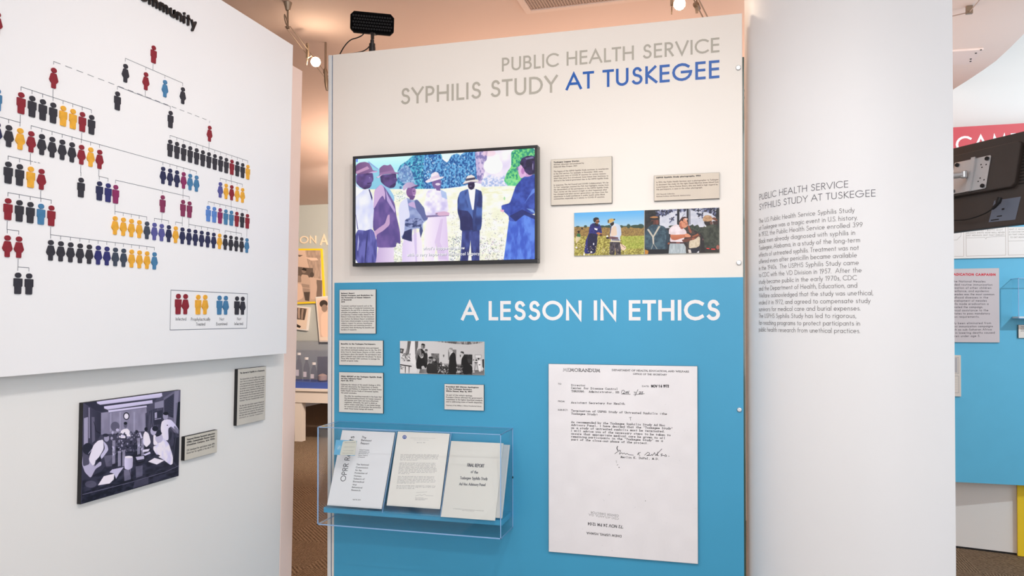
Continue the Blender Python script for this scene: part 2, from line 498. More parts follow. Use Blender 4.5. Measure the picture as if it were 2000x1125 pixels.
# ------------------------------------------------------------------ raster canvas for flat prints and the screen
def vnoise(h, w_, sx, sy, seed=None, octv=1):
    r = np.random.default_rng(seed) if seed is not None else rng
    out = np.zeros((h, w_)); amp = 1; tot = 0
    for o in range(octv):
        gh, gw = int(h / sy) + 3, int(w_ / sx) + 3
        g = r.random((gh, gw))
        yy = np.arange(h) / sy; xx = np.arange(w_) / sx
        y0 = yy.astype(int); x0 = xx.astype(int); fy = (yy - y0)[:, None]; fx = (xx - x0)[None]
        fy = fy * fy * (3 - 2 * fy); fx = fx * fx * (3 - 2 * fx)
        a = g[y0][:, x0]; b_ = g[y0][:, x0 + 1]; c = g[y0 + 1][:, x0]; d = g[y0 + 1][:, x0 + 1]
        out += amp * ((a * (1 - fx) + b_ * fx) * (1 - fy) + (c * (1 - fx) + d * fx) * fy); tot += amp
        amp *= .5; sx = max(1, sx / 2); sy = max(1, sy / 2)
    return out / tot


def hexc(c):
    return np.array([c[0] / 255, c[1] / 255, c[2] / 255])


class Cv:
    def __init__(s, W, H, quad_px, col=(255, 255, 255), view=(0, 0, 1)):
        """quad_px TL TR BR BL in photo pixels; view=(ox,oy,scale): coordinates given are crop coordinates"""
        s.W, s.H = W, H; s.a = np.zeros((H, W, 3)) + hexc(col)
        src = np.array(quad_px, float); dst = np.array([(0, 0), (W, 0), (W, H), (0, H)], float)
        Am = []; bb = []
        for (x, y), (X_, Y_) in zip(src, dst):
            Am.append([x, y, 1, 0, 0, 0, -X_ * x, -X_ * y]); bb.append(X_)
            Am.append([0, 0, 0, x, y, 1, -Y_ * x, -Y_ * y]); bb.append(Y_)
        s.Hm = np.append(np.linalg.solve(np.array(Am), np.array(bb)), 1).reshape(3, 3)
        s.view = view
    def t(s, pts):
        ox, oy, k = s.view
        p = np.array([(ox + x / k, oy + y / k, 1) for x, y in pts]) @ s.Hm.T
        return p[:, :2] / p[:, 2:]
    def mask(s, P):
        P = np.asarray(P, float)
        x0, y0 = np.floor(P.min(0)).astype(int) - 1; x1, y1 = np.ceil(P.max(0)).astype(int) + 1
        x0, y0 = max(x0, 0), max(y0, 0); x1, y1 = min(x1, s.W), min(y1, s.H)
        if x1 <= x0 or y1 <= y0: return None
        acc = np.zeros((y1 - y0, x1 - x0))
        for dx, dy in ((.25, .25), (.75, .25), (.25, .75), (.75, .75)):
            xx = (np.arange(x0, x1) + dx)[None]; yy = (np.arange(y0, y1) + dy)[:, None]
            ins = np.zeros(acc.shape, bool)
            for i in range(len(P)):
                xa, ya = P[i]; xb, yb = P[(i + 1) % len(P)]
                if ya == yb: continue
                cond = (yy > min(ya, yb)) & (yy <= max(ya, yb))
                xi = xa + (yy - ya) * (xb - xa) / (yb - ya)
                ins ^= cond & (xx < xi)
            acc += ins
        return x0, y0, x1, y1, acc / 4
    def poly(s, pts, col, alpha=1.0, raw=False, tex=None, col2=None, grad=None, smooth=False):
        P = np.asarray(pts, float) if raw else s.t(pts)
        if smooth:      # round the outline
            for _ in range(2):
                Q = []
                for i in range(len(P)):
                    a, c = P[i], P[(i + 1) % len(P)]; Q += [a * .86 + c * .14, a * .14 + c * .86]
                P = np.array(Q)
        r = s.mask(P)
        if r is None: return
        x0, y0, x1, y1, m = r
        c = np.zeros((y1 - y0, x1 - x0, 3)) + hexc(col)
        if col2 is not None:
            if tex:
                k = vnoise(y1 - y0, x1 - x0, tex[0], tex[1], octv=tex[2] if len(tex) > 2 else 2)
                con = tex[3] if len(tex) > 3 else 2.5
                k = np.clip((k - .5) * con + .5, 0, 1)[..., None]
            elif grad == 'h':
                k = np.linspace(0, 1, x1 - x0)[None, :, None]
            else:
                k = np.linspace(0, 1, y1 - y0)[:, None, None]
            c = c * (1 - k) + hexc(col2) * k
        m = (m * alpha)[..., None]
        s.a[y0:y1, x0:x1] = s.a[y0:y1, x0:x1] * (1 - m) + c * m
    def ell(s, cx, cy, rx, ry, col, alpha=1, rot=0, **k):
        t = np.linspace(0, 2 * PI, 25)[:-1]; cr, sr = math.cos(rot), math.sin(rot)
        s.poly([(cx + rx * math.cos(a) * cr - ry * math.sin(a) * sr, cy + rx * math.cos(a) * sr + ry * math.sin(a) * cr) for a in t], col, alpha, **k)
    def strokes(s, lst, wd, col, alpha=1):
        """lst of polylines in texture pixels"""
        if not lst: return
        al = np.vstack([np.asarray(l) for l in lst]); x0, y0 = np.floor(al.min(0) - wd - 2).astype(int); x1, y1 = np.ceil(al.max(0) + wd + 2).astype(int)
        x0, y0 = max(x0, 0), max(y0, 0); x1, y1 = min(x1, s.W), min(y1, s.H)
        if x1 <= x0 or y1 <= y0: return
        cov = np.zeros((y1 - y0, x1 - x0))
        for l in lst:
            l = np.asarray(l, float)
            for i in range(len(l) - 1):
                a, c = l[i], l[i + 1]
                bx0 = max(int(min(a[0], c[0]) - wd / 2 - 1.5), x0); bx1 = min(int(max(a[0], c[0]) + wd / 2 + 2.5), x1)
                by0 = max(int(min(a[1], c[1]) - wd / 2 - 1.5), y0); by1 = min(int(max(a[1], c[1]) + wd / 2 + 2.5), y1)
                if bx1 <= bx0 or by1 <= by0: continue
                xx = (np.arange(bx0, bx1) + .5)[None]; yy = (np.arange(by0, by1) + .5)[:, None]
                d = c - a; L2 = max(d @ d, 1e-9)
                t = np.clip(((xx - a[0]) * d[0] + (yy - a[1]) * d[1]) / L2, 0, 1)
                dist = np.hypot(xx - a[0] - t * d[0], yy - a[1] - t * d[1])
                cc = np.clip(.5 + wd / 2 - dist, 0, 1) * min(1, wd)
                v = cov[by0 - y0:by1 - y0, bx0 - x0:bx1 - x0]; np.maximum(v, cc, out=v)
        m = (cov * alpha)[..., None]
        s.a[y0:y1, x0:x1] = s.a[y0:y1, x0:x1] * (1 - m) + hexc(col) * m
    def line(s, pts, wd, col, alpha=1):
        s.strokes([s.t(pts)], wd, col, alpha)
    def text(s, text, x, y, cap, col=(25, 25, 25), wt=.13, width=None, kx=1.0, mono=False, italic=0, center=False, alpha=1, rot=0, maxw=None, serif=False):
        """x,y baseline start in texture px"""
        st, tw, _ = layout(text, wt, mono, italic=italic)
        if not st: return
        if serif:
            st = st + [[(q[0] - .11, q[1]), (q[0] + .11, q[1])] for l in st for q in (l[0], l[-1]) if q[1] < wt or q[1] > 1 - wt]
        xs = [q[0] for q2 in st for q in q2]; lo, hi = min(xs), max(xs)
        if width: kx = width / ((hi - lo) * cap)
        elif maxw and (hi - lo) * cap * kx > maxw: kx = maxw / ((hi - lo) * cap)
        ox = x - (lo + hi) / 2 * cap * kx if center else x - lo * cap * kx
        cr, sr = math.cos(rot), math.sin(rot)
        out = []
        for q2 in st:
            l = []
            for u, v in q2:
                dx, dy = (ox - x) + u * cap * kx, -v * cap
                l.append((x + dx * cr - dy * sr, y + dx * sr + dy * cr))
            out.append(l)
        s.strokes(out, max(wt * cap, .9), col, alpha)
    def ptext(s, text, p0, p1, capk, col=(25, 25, 25), wt=.13, mono=False, italic=0, alpha=1, serif=False):
        """text between two crop points on the baseline; capk = cap height as crop px at the start"""
        a, c = s.t([p0, p1]); top = s.t([(p0[0], p0[1] - capk)])[0]
        cap = np.linalg.norm(top - a); ang = math.atan2(c[1] - a[1], c[0] - a[0])
        s.text(text, a[0], a[1], cap, col, wt, width=np.linalg.norm(c - a), mono=mono, italic=italic, alpha=alpha, rot=ang, serif=serif)
    def dots(s, pts, n, cols, r, alpha=.9, seed=1):
        """n small blobs scattered inside polygon"""
        P = s.t(pts); g = np.random.default_rng(seed)
        x0, y0 = P.min(0); x1, y1 = P.max(0); k = 0; tries = 0
        while k < n and tries < n * 20:
            tries += 1
            x, y = g.uniform(x0, x1), g.uniform(y0, y1)
            ins = False
            for i in range(len(P)):
                xa, ya = P[i]; xb, yb = P[(i + 1) % len(P)]
                if (ya > y) != (yb > y) and x < (xb - xa) * (y - ya) / (yb - ya) + xa: ins = not ins
            if not ins: continue
            k += 1; rr = r * g.uniform(.5, 1.5); an = g.uniform(0, PI); e = g.uniform(.4, 1)
            t = np.linspace(0, 2 * PI, 8)[:-1]
            s.poly([(x + rr * math.cos(a) * math.cos(an) - rr * e * math.sin(a) * math.sin(an), y + rr * math.cos(a) * math.sin(an) + rr * e * math.sin(a) * math.cos(an)) for a in t],
                   cols[g.integers(len(cols))], alpha, raw=True)
    def blur(s, n=1):
        for _ in range(n):
            a = np.pad(s.a, ((1, 1), (1, 1), (0, 0)), 'edge')
            s.a = (a[1:-1, 1:-1] * 4 + (a[:-2, 1:-1] + a[2:, 1:-1] + a[1:-1, :-2] + a[1:-1, 2:]) * 2 + a[:-2, :-2] + a[2:, 2:] + a[:-2, 2:] + a[2:, :-2]) / 16
        return s
    def grain(s, k):
        s.a += rng.normal(0, k, s.a.shape[:2])[..., None]; return s


def S(r, g, b_, k=1.0):
    f = lambda c: (c / 255 / 12.92 if c / 255 <= .04045 else ((c / 255 + .055) / 1.055) ** 2.4) * k
    return (f(r), f(g), f(b_))


M_white = mat('white_paint', S(240, 238, 235), .55, noise=.012, scale=1.5, bump=.05)
M_board = mat('white_laminate', S(243, 242, 243), .38, noise=.006, scale=2)
M_cream = mat('warm_white_panel', S(240, 234, 226), .42, noise=.008, scale=2)
M_blue = mat('blue_panel_paint', S(68, 163, 204), .45, noise=.02, scale=3, bump=.04)
M_alu = mat('painted_aluminium', S(226, 229, 230), .35, .0, noise=.01)
M_seam = mat('dark_blue_seam', S(70, 110, 150), .5)
M_black = mat('black_foam_edge', S(20, 19, 22), .6)
M_tv = mat('black_plastic', S(30, 30, 32), .35, noise=.05)
M_steel = mat('brushed_steel', S(214, 216, 218), .34, .85, noise=.05)
M_ceil = mat('salmon_ceiling_paint', S(232, 205, 190), .8, noise=.02, scale=1.2, bump=.1)
M_dark = mat('dark_recess', S(20, 18, 18), .7)
M_card = mat('beige_card', S(214, 208, 196), .6)
M_edge = mat('acrylic_polished_edge', S(150, 190, 235), .15, noise=.05, coat=.5, emit=None)  # light blue colour stands in for the light that acrylic edges gather
M_acr = acrylic('clear_acrylic', (.985, .995, .998))
M_grey = mat('grey_vinyl_lettering', S(182, 177, 165), .5)
M_vblue = mat('blue_vinyl_lettering', S(12, 92, 180), .45)
M_vwhite = mat('white_vinyl_lettering', S(242, 240, 240), .5)

# ------------------------------------------------------------------ setting
CH = 3.05


def floor_material():
    m = bpy.data.materials.new('ribbed_carpet'); m.use_nodes = True; nt = m.node_tree; p = nt.nodes['Principled BSDF']
    p.inputs['Roughness'].default_value = .95; p.inputs['Specular IOR Level'].default_value = .1
    tc = nt.nodes.new('ShaderNodeTexCoord')
    wv = nt.nodes.new('ShaderNodeTexWave'); wv.inputs['Scale'].default_value = 19; wv.inputs['Distortion'].default_value = 1.8
    wv.inputs['Detail'].default_value = 3; wv.inputs['Detail Scale'].default_value = 4; wv.bands_direction = 'DIAGONAL'
    wv2 = nt.nodes.new('ShaderNodeTexWave'); wv2.inputs['Scale'].default_value = 19; wv2.inputs['Distortion'].default_value = 1.8; wv2.bands_direction = 'X'
    ck = nt.nodes.new('ShaderNodeTexChecker'); ck.inputs['Scale'].default_value = 2.0
    n = nt.nodes.new('ShaderNodeTexNoise'); n.inputs['Scale'].default_value = 70; n.inputs['Detail'].default_value = 5
    for x_ in (wv, wv2, ck, n): nt.links.new(tc.outputs['Object'], x_.inputs['Vector'])
    mx = nt.nodes.new('ShaderNodeMix'); mx.data_type = 'FLOAT'
    nt.links.new(ck.outputs['Fac'], mx.inputs[0]); nt.links.new(wv.outputs['Fac'], mx.inputs[2]); nt.links.new(wv2.outputs['Fac'], mx.inputs[3])
    ad = nt.nodes.new('ShaderNodeMath'); ad.operation = 'MULTIPLY_ADD'; ad.inputs[1].default_value = .5
    nt.links.new(mx.outputs[0], ad.inputs[0]); nt.links.new(n.outputs['Fac'], ad.inputs[2])
    r = nt.nodes.new('ShaderNodeValToRGB'); r.color_ramp.elements[0].position = .35; r.color_ramp.elements[1].position = 1.0
    r.color_ramp.elements[0].color = S(66, 54, 43) + (1,); r.color_ramp.elements[1].color = S(142, 123, 102) + (1,)
    nt.links.new(ad.outputs[0], r.inputs['Fac']); nt.links.new(r.outputs['Color'], p.inputs['Base Color'])
    bm = nt.nodes.new('ShaderNodeBump'); bm.inputs['Distance'].default_value = .006; bm.inputs['Strength'].default_value = .5
    nt.links.new(ad.outputs[0], bm.inputs['Height']); nt.links.new(bm.outputs['Normal'], p.inputs['Normal'])
    return m


mb = MB(); mb.box((-7, -3, -.06), (7, 12.5, 0))
tag(mb.build('floor', floor_material()), kind='structure')

# right part: wall behind, found from the foot of the wall in view
f1 = hit_z(1866, 1069.5, 0); f2 = hit_z(1986, 1084, 0)
YW = float((f1[1] + f2[1]) / 2)
# ceiling slab with a curved free edge on the right
curve = [(float(p[0]), float(p[1])) for p in (hit_z(x, y, CH) for x, y in ((1866, 172), (1893, 155), (1920, 137), (1945, 119), (1970, 96), (2000, 66)))]
d0 = np.array(curve[0]) - np.array(curve[1]); d0 /= np.linalg.norm(d0)
d1 = np.array(curve[-1]) - np.array(curve[-2]); d1 /= np.linalg.norm(d1)
first = tuple(np.array(curve[0]) + d0 * 2.2)
last = tuple(np.array(curve[-1]) + d1 * .8); last2 = tuple(np.array(last) + np.array((d1[0] * .8 + .1, d1[1] * 1.0 - .2)))
outline = [(-7, -3), (5.5, -3), (last2[0] + .5, last2[1] - 1.2), last2, last] + curve[::-1] + [first, (first[0] - 1.2, 12.5), (-7, 12.5)]
FT = Frame((0, 0, 0), (1, 0, 0), (0, 1, 0), (0, 0, 1))
mb = MB(); mb.prism(FT, outline, CH, CH + .12)
ceiling = tag(mb.build('ceiling', M_ceil), kind='structure')
mb = MB(); mb.box((-7, -3, 4.3), (9, 12.5, 4.36))
mb.build('upper_ceiling', M_white, ceiling)
# darker seam where two ceiling fields meet, and the thin joint beside it (upper right)
mb = MB(); mb.box((-7, 12.4, 0), (9, 12.5, 4.3)); tag(mb.build('wall_back', mat('peach_wall', S(222, 180, 150), .8, noise=.03)), kind='structure')
mb = MB(); mb.box((-7.1, -3, 0), (-7, 12.5, 4.3)); tag(mb.build('wall_far_left', M_white), kind='structure')

mb = MB(); mb.box((-7, 12.37, 0), (9, 12.398, .11)); tag(mb.build('baseboard_back', mat('black_skirting', S(22, 18, 18), .6)), kind='structure')
# soffit beams far behind, seen through the gap between the two exhibit walls
mb = MB(); mb.box((-6.9, 9.9, 2.86), (-1.0, 10.5, CH)); tag(mb.build('trim_1', mat('beige_soffit', S(214, 178, 142), .8)), kind='structure')

# ------------------------------------------------------------------ left exhibit wall and chart board
PROUD = .06
ue = (FL.hit(591.8, 139.5)[0] + FL.hit(568.3, 1125)[0]) / 2
vt = FL.hit(591.8, 139.5)[1]
mb = MB()
u_pink = FL.hit(553, 800)[0]
mb.fbox(FL, -1.6, u_pink, .0, vt, -.12, 0)
wall_left = tag(mb.build('wall_left', M_white, bevel=.003), kind='structure')
mb = MB(); mb.fbox(FL, u_pink + .0004, ue, .0, vt, -.12, .0)
mb.build('pink_lit_end', mat('end_pink_light_tint', S(250, 224, 212), .5, noise=.01), wall_left, bevel=.0015)  # wall end; the pale pink puts warm light spill into the colour

ub = (FL.hit(572, 88, PROUD)[0] + FL.hit(560, 690, PROUD)[0]) / 2
vbt = FL.hit(572, 88, PROUD)[1]
vbb = (FL.hit(560, 690, PROUD)[1] + FL.hit(0, 738, PROUD)[1]) / 2
u_near = .85
chart = thing('chart_board', FL.P((ub + u_near) / 2, vbb, 0),
              'large white board with rows of coloured person cutouts, hung on the left exhibit wall', 'display board')
mb = MB(); mb.fbox(FL, u_near, ub, vbb, vbt, PROUD - .03, PROUD)
mb.build('panel', M_board, chart, bevel=.0015)
mb = MB(); mb.fbox(FL, u_near + .08, ub - .08, vbb + .06, vbt - .06, 0, PROUD - .03)
mb.build('mounting_frame', M_alu, chart)
WB = PROUD

COLS = {
 'r': ('dark red', S(140, 22, 40)), 'k': ('black', S(44, 42, 52)), 'y': ('yellow', S(236, 172, 50)), 'b': ('blue', S(66, 124, 168)),
 'n': ('navy blue', S(32, 36, 78)), 'm': ('magenta', S(138, 34, 92)), 'p': ('plum purple', S(132, 42, 84)), 'v': ('violet blue', S(84, 84, 152)),
 'g': ('slate grey', S(56, 66, 84)), 's': ('bright blue', S(88, 134, 204)), 'i': ('indigo', S(38, 40, 108)),
}
RED = S(140, 22, 40)


def fig_mat(c):
    m = mat('cutout_' + c, COLS[c][1], .65, noise=.14, scale=60, bump=.3)
    return m


# height of a figure in metres, from a legend of measured ones
def vdist(px, y0, y1): return FL.hit(px, y0, WB)[1] - FL.hit(px, y1, WB)[1]


H_FIG = np.mean([vdist(357, 391, 422), vdist(99.6, 402 - 5, 440.5), vdist(157.6, 347, 384.5)])
H_LEG = vdist(347.6, 574.3, 614.7)
HEADC = .868     # height of the head centre in figure heights


def fig_mesh(sex, c, H):
    key = f'{sex}{c}{H:.3f}'
    if key in FIGS: return FIGS[key]
    hw = .150 * H; hh = .122 * H; T = .0035
    mb = MB()
    F = Frame((0, 0, 0), FL.u, FL.v, FL.n)
    n = 16
    mb.prism(F, [(hw * math.cos(2 * PI * i / n), HEADC * H + hh * math.sin(2 * PI * i / n)) for i in range(n)], 0, T)
    if sex == 'M':
        a = [(-.215, .70), (-.195, .722), (.195, .722), (.215, .70), (.215, .37), (.165, .33), (.160, .03), (.135, .0), (-.135, .0), (-.160, .03), (-.165, .33), (-.215, .37)]
    else:
        a = [(-.12, .722), (.12, .722), (.145, .70), (.245, .40), (.235, .36), (.17, .27), (.115, .24), (.115, .03), (.09, 0), (-.09, 0), (-.115, .03), (-.115, .24), (-.17, .27), (-.235, .36), (-.245, .40), (-.145, .70)]
    mb.prism(F, [(x * H, y * H) for x, y in a], 0, T)
    me = bpy.data.meshes.new('person_cutout')
    me.from_pydata(mb.v, [], mb.f); me.materials.append(fig_mat(c)); me.update()
    FIGS[key] = me
    return me


FIGS = {}
chart_loc = wloc(chart)


def fig(sex, c, u, v, H):
    """v = height of the head centre"""
    o = bpy.data.objects.new('person_cutout', fig_mesh(sex, c, H)); C.objects.link(o)
    o.parent = chart
    o.location = Vector(FL.P(u, v - HEADC * H, WB)) - chart_loc
    o['label'] = COLS[c][0] + (' male' if sex == 'M' else ' female') + ' figure cutout'
    return u, v


HEADS = {}


def row(name, sexes, cols, p0, p1=None, H=None):
    H = H or H_FIG
    n = len(cols)
    if len(sexes) == 1: sexes = sexes * n
    a = np.array(FL.hit(*p0, WB)); c = np.array(FL.hit(*p1, WB)) if p1 else a
    out = []
    for i in range(n):
        q = a + (c - a) * (i / max(1, n - 1)); out.append(fig(sexes[i], cols[i], float(q[0]), float(q[1]), H))
    HEADS[name] = out


row('A', 'M', 'r', (299.5, 93.5))
row('B', 'F', 'krbk', (244.5, 129.6), (356.5, 174.7))
row('C', 'M', 'kk', (228.8, 183.4), (332.5, 220.8))
row('D', 'F', 'r', (104.3, 137.6)); row('E', 'F', 'r', (408.8, 249.6))
row('R1', 'M', 'rkkkyyrk', (40.6, 185.6), (178.2, 229.4))
row('R2', 'F', 'nkyrkkkkryr', (-6.5, 243.5), (193.9, 297.3))
row('R3', 'MMMF', 'kkyr', (15.4, 321), (80.3, 335))
row('S1', 'M', 'k', (157.6, 351.8)); row('S2', 'M', 'ni', (193.6, 358.8), (210.6, 362.6)); row('S3', 'M', 'm', (225.3, 365.7))
row('R4', 'M', 'rkkbr', (14.9, 392.4), (99.6, 406.3))
row('P1', 'F', 'rr', (13.7, 464.8), (36.2, 467)); row('P2', 'M', 'kk', (34.3, 537.5), (55.9, 539))
row('R5', 'F', 'kkkkkiiggyyyb', (98.4, 473.7), (301, 496.8))
row('R6', 'F', 'yyyygvvnynnnnnnykkkkb', (224.1, 426.7), (481.6, 468.8))
row('T1', 'M', 'kkkkkkkkkkrkky', (331.6, 277), (483.5, 325.5))
row('T2', 'F', 'nnnmbb', (317.9, 329.9), (383.2, 346.7))
row('T3', 'F', 'vyryy', (429.8, 359.6), (473.2, 370.9))
row('Q1', 'M', 'p', (317, 385.5)); row('Q2', 'M', 'pp', (356.8, 394.4), (369.5, 397.3))
row('T4', 'M', 'ssmbbrkr', (406.3, 405.5), (482.6, 421.5))
row('X1', 'F', 'r', (-6, 28)); row('X2', 'M', 'b', (-6, 178))
for i, (c, a, d) in enumerate((('r', (347.6, 578.7), (361.7, 579.1)), ('y', (386.5, 580.3), (400, 580.5)), ('b', (428.1, 581.9), (440.4, 582.3)), ('k', (462.3, 583.2), (473.4, 583.7)))):
    row('L%d' % i, 'MF', c + c, a, d, H_LEG)

# printed connector lines
lines = MB(); LW = .0016
fnl = lambda u, v, w_: FL.P(u, v, WB + w_)


def seg(u0, v0, u1, v1, wd=LW):
    ribbon(lines, [(u0, v0), (u1, v1)], wd, fnl, .0004, .0004)


def dash(u0, v0, u1, v1, n):
    for i in range(n):
        a, c = i / n, (i + .55) / n
        seg(u0 + (u1 - u0) * a, v0 + (v1 - v0) * a, u0 + (u1 - u0) * c, v0 + (v1 - v0) * c)


UP = .38 * H_FIG; TK = .16 * H_FIG


def bracket(parent, kids, stop=None):
    vb = max(k[1] for k in kids) + UP
    us = [k[0] for k in kids]
    if parent: us2 = us + [parent[0]]
    else: us2 = us
    seg(min(us2), vb, max(us2), vb)
    for k in kids: seg(k[0], vb, k[0], vb - TK)
    if parent: seg(parent[0], vb, parent[0], parent[1] - .93 * H_FIG)


Hd = HEADS
bracket(Hd['A'][0], Hd['B']); bracket(Hd['B'][1], Hd['C'])
bracket(Hd['D'][0], Hd['R1']); bracket(Hd['R1'][0], Hd['R2'][:3]); bracket(Hd['R1'][6], Hd['R2'][3:] + Hd['T2'])
bracket(Hd['R2'][3], Hd['R3'][:3]); bracket(Hd['R2'][8], [Hd['S1'][0]]); bracket(Hd['R2'][10], Hd['S2'])
bracket(Hd['T2'][3], Hd['S3'] + Hd['Q1'] + Hd['Q2']); bracket(Hd['R3'][3], Hd['R4'])
bracket(Hd['R4'][0], Hd['P1']); bracket(Hd['P1'][1], Hd['P2']); bracket(Hd['R4'][4], Hd['R5'])
bracket(Hd['S3'][0], Hd['R6'][:5]); bracket(Hd['Q1'][0], Hd['R6'][5:8]); bracket(Hd['Q2'][0], Hd['R6'][8:10]); bracket(Hd['Q2'][1], Hd['R6'][10:16])
bracket(Hd['E'][0], Hd['T1']); bracket(Hd['T1'][10], Hd['T3']); bracket(Hd['T3'][2], Hd['T4'])
bracket(Hd['T4'][5], Hd['R6'][16:20]); bracket(Hd['T4'][7], [Hd['R6'][20]])
vD = Hd['D'][0][1] + UP * 1.15
dash(Hd['D'][0][0], vD, Hd['E'][0][0], vD, 17); dash(Hd['E'][0][0], vD, Hd['E'][0][0], vD - TK, 2); dash(Hd['D'][0][0], vD, Hd['D'][0][0], vD - TK, 2)
v3 = Hd['R3'][0][1] + UP; dash(Hd['R3'][2][0], v3, Hd['R3'][3][0], v3, 3)
lb = FL.rect([(333.4, 566.7), (483, 573.8), (481.8, 641.3), (332.2, 644.1)], WB)
for a in ((lb[0], lb[3], lb[1], lb[3]), (lb[0], lb[2], lb[1], lb[2]), (lb[0], lb[2], lb[0], lb[3]), (lb[1], lb[2], lb[1], lb[3])):
    seg(*a, wd=.0022)
lines.build('connector_lines', mat('printed_grey_line', S(120, 122, 132), .6), chart)
# legend words
for word, (x, y), wpx, cap in (('Infected', (353.2, 626), 20.5, 6.2), ('Prophylactically', (391.5, 626.5), 37.5, 6.2), ('Treated', (391.5, 636.2), 17.5, 6.2),
                               ('Not', (433, 626), 8.6, 6.0), ('Examined', (432.8, 635.6), 21.5, 6.0), ('Not', (466.6, 625.6), 7.8, 5.9), ('Infected', (466, 635.2), 16.6, 5.9)):
    a = FL.hit(x - wpx / 2, y, WB); c = FL.hit(x + wpx / 2, y, WB); t = FL.hit(x, y - cap, WB)
    word_meshes(word, fnl, a[0], a[1], c[0] - a[0], t[1] - (a[1] + c[1]) / 2, .12, .0004, 'legend_word', mat('printed_dark_grey', S(85, 85, 92), .6), chart)
# raised black title word, each letter a piece
M_tit = mat('black_raised_letter', S(16, 13, 18), .4, noise=.05)
bl = FL.hit(365, 50.3, WB); end = FL.hit(381.5, 50, WB)[0]
xh = vdist(341, 22.3, 39.0) + 0
capT = (xh) / .66
st, tw, chars = layout('a Community', .17)
uw = (FL.hit(378.5, 45, WB)[0] - FL.hit(283, 0, WB)[0])
_, w_mm, _ = layout('mmunity', .17)
kx = uw / (w_mm * capT)
u_off = end - tw * capT * kx
for ch, ss in chars:
    if not ss or ch == ' ': continue
    mb = MB()
    for s in ss:
        ribbon(mb, [(x * capT, bl[1] + y * capT) for x, y in s], .17 * capT, lambda u, v, w_: FL.P(u_off + u * kx, v, WB + w_), .0, .007, cap='round')
    o = mb.build('letter', M_tit, chart)
    if ch not in 'mny': pass

# ------------------------------------------------------------------ generic wall mounted cards and prints
def board_obj(name, F, px, wfront, label, cat, texm, group=None, w0=0.0, edge=None, bevel=0.0, rect=None):
    u0, u1, v0, v1 = rect or F.rect(px, wfront)
    mb = MB(); mb.fbox(F, u0, u1, v0, v1, w0 + .0008, wfront)
    o = tag(mb.build(name, edge or M_black, bevel=bevel), label, cat, group)
    e = wfront + .0004; d = .0006
    quad('printed_face', F.P(u0 + d, v1 - d, e), F.P(u1 - d, v1 - d, e), F.P(u1 - d, v0 + d, e), F.P(u0 + d, v0 + d, e), texm, o)
    return o, (u0, u1, v0, v1)


def card_tex(name, px, F, wf, lines_, base=(214, 210, 200), res=1500, m=.045, top=.10, pitch=.052, cap=.030, wmax=.92, ink=(40, 38, 36), kx=.95):
    """lines_: (text, style, indent) or a number = gap in pitches"""
    u0, u1, v0, v1 = F.rect(px, wf); W, H = int((u1 - u0) * res), int((v1 - v0) * res)
    cv = Cv(W, H, px, base)
    cv.a *= (1 + .02 * (vnoise(H, W, 60, 60) - .5))[..., None]
    y = top * H
    for ln in lines_:
        if isinstance(ln, (int, float)): y += ln * pitch * H; continue
        t, stl, ind = ln + ('', 0)[len(ln) - 1:]
        bold = 'b' in stl; small = 's' in stl
        cp = cap * H * (.8 if small else 1) * (1.04 if bold else 1)
        cv.text(t, m * W + ind * W, y, cp, (22, 20, 20) if bold else ink, .26 if bold else .15, kx=kx * (1.0 if bold else 1.0), italic=.18 if 'i' in stl else 0, maxw=(wmax - ind) * W)
        y += pitch * H * (.9 if small else 1)
    return image_mat(name, cv.a)


WF = .011
belmont = [(663.1, 565.6), (734.1, 565.6), (734.1, 651.5), (662.9, 651.5)]
t = card_tex('belmont_print', belmont, FC, WF, [('Belmont Report', 'b'), ('Ethical Principles and Guidelines for', 'bi'), ('the Protection of Human Subjects', 'bi'), ('of Research', 'bi'), ('1979', 'b'), .85,
    ('To prevent unethical research such as the',), ('Tuskegee Study, a Presidential Commission was',), ('appointed in the mid-1970s to develop ethical',), ('principles and guidelines for protecting people',),
    ('participating in medical studies. Named for the',), ('Belmont Conference where the final document',), ('was drafted, the Belmont Report established',), ('three basic ethical principles to protect human',),
    ('subjects: respect for persons, beneficence',), ('(minimizing harm and maximizing benefits),',), ('and justice (fairly distributing the benefits and',), ('burdens of research).',)],
    base=(228, 226, 220), top=.095, pitch=.0495, cap=.029, m=.05, wmax=.90)
board_obj('text_card', FC, belmont, WF, 'tallest of three stacked caption cards on the blue panel, topmost, below the television', 'caption card', t, w0=WBL)
benefits = [(662.4, 664.4), (748.2, 665.2), (748.2, 714.2), (662.4, 712.9)]
t = card_tex('benefits_print', benefits, FC, WF, [('Benefits to the Tuskegee Participants', 'b'), .75, ('After the study was terminated, every participant',), ('was offered continued medical care for life. This 1973',),
    ('letter from Dr. David Sencer, Director of CDC, notifies',), ('participants about this benefit. The participants were',), ('given a benefit card, noted with the phrase "To Serve',), ('Those Who Served." CDC continues to manage this',), ('benefit program today.',)],
    base=(228, 226, 220), top=.17, pitch=.088, cap=.053, m=.045, wmax=.91)
board_obj('text_card', FC, benefits, WF, 'shortest of three stacked caption cards on the blue panel, in the middle, titled Benefits', 'caption card', t, w0=WBL)
final = [(662.4, 726.6), (748.5, 728.4), (748.5, 807.5), (661.9, 805)]
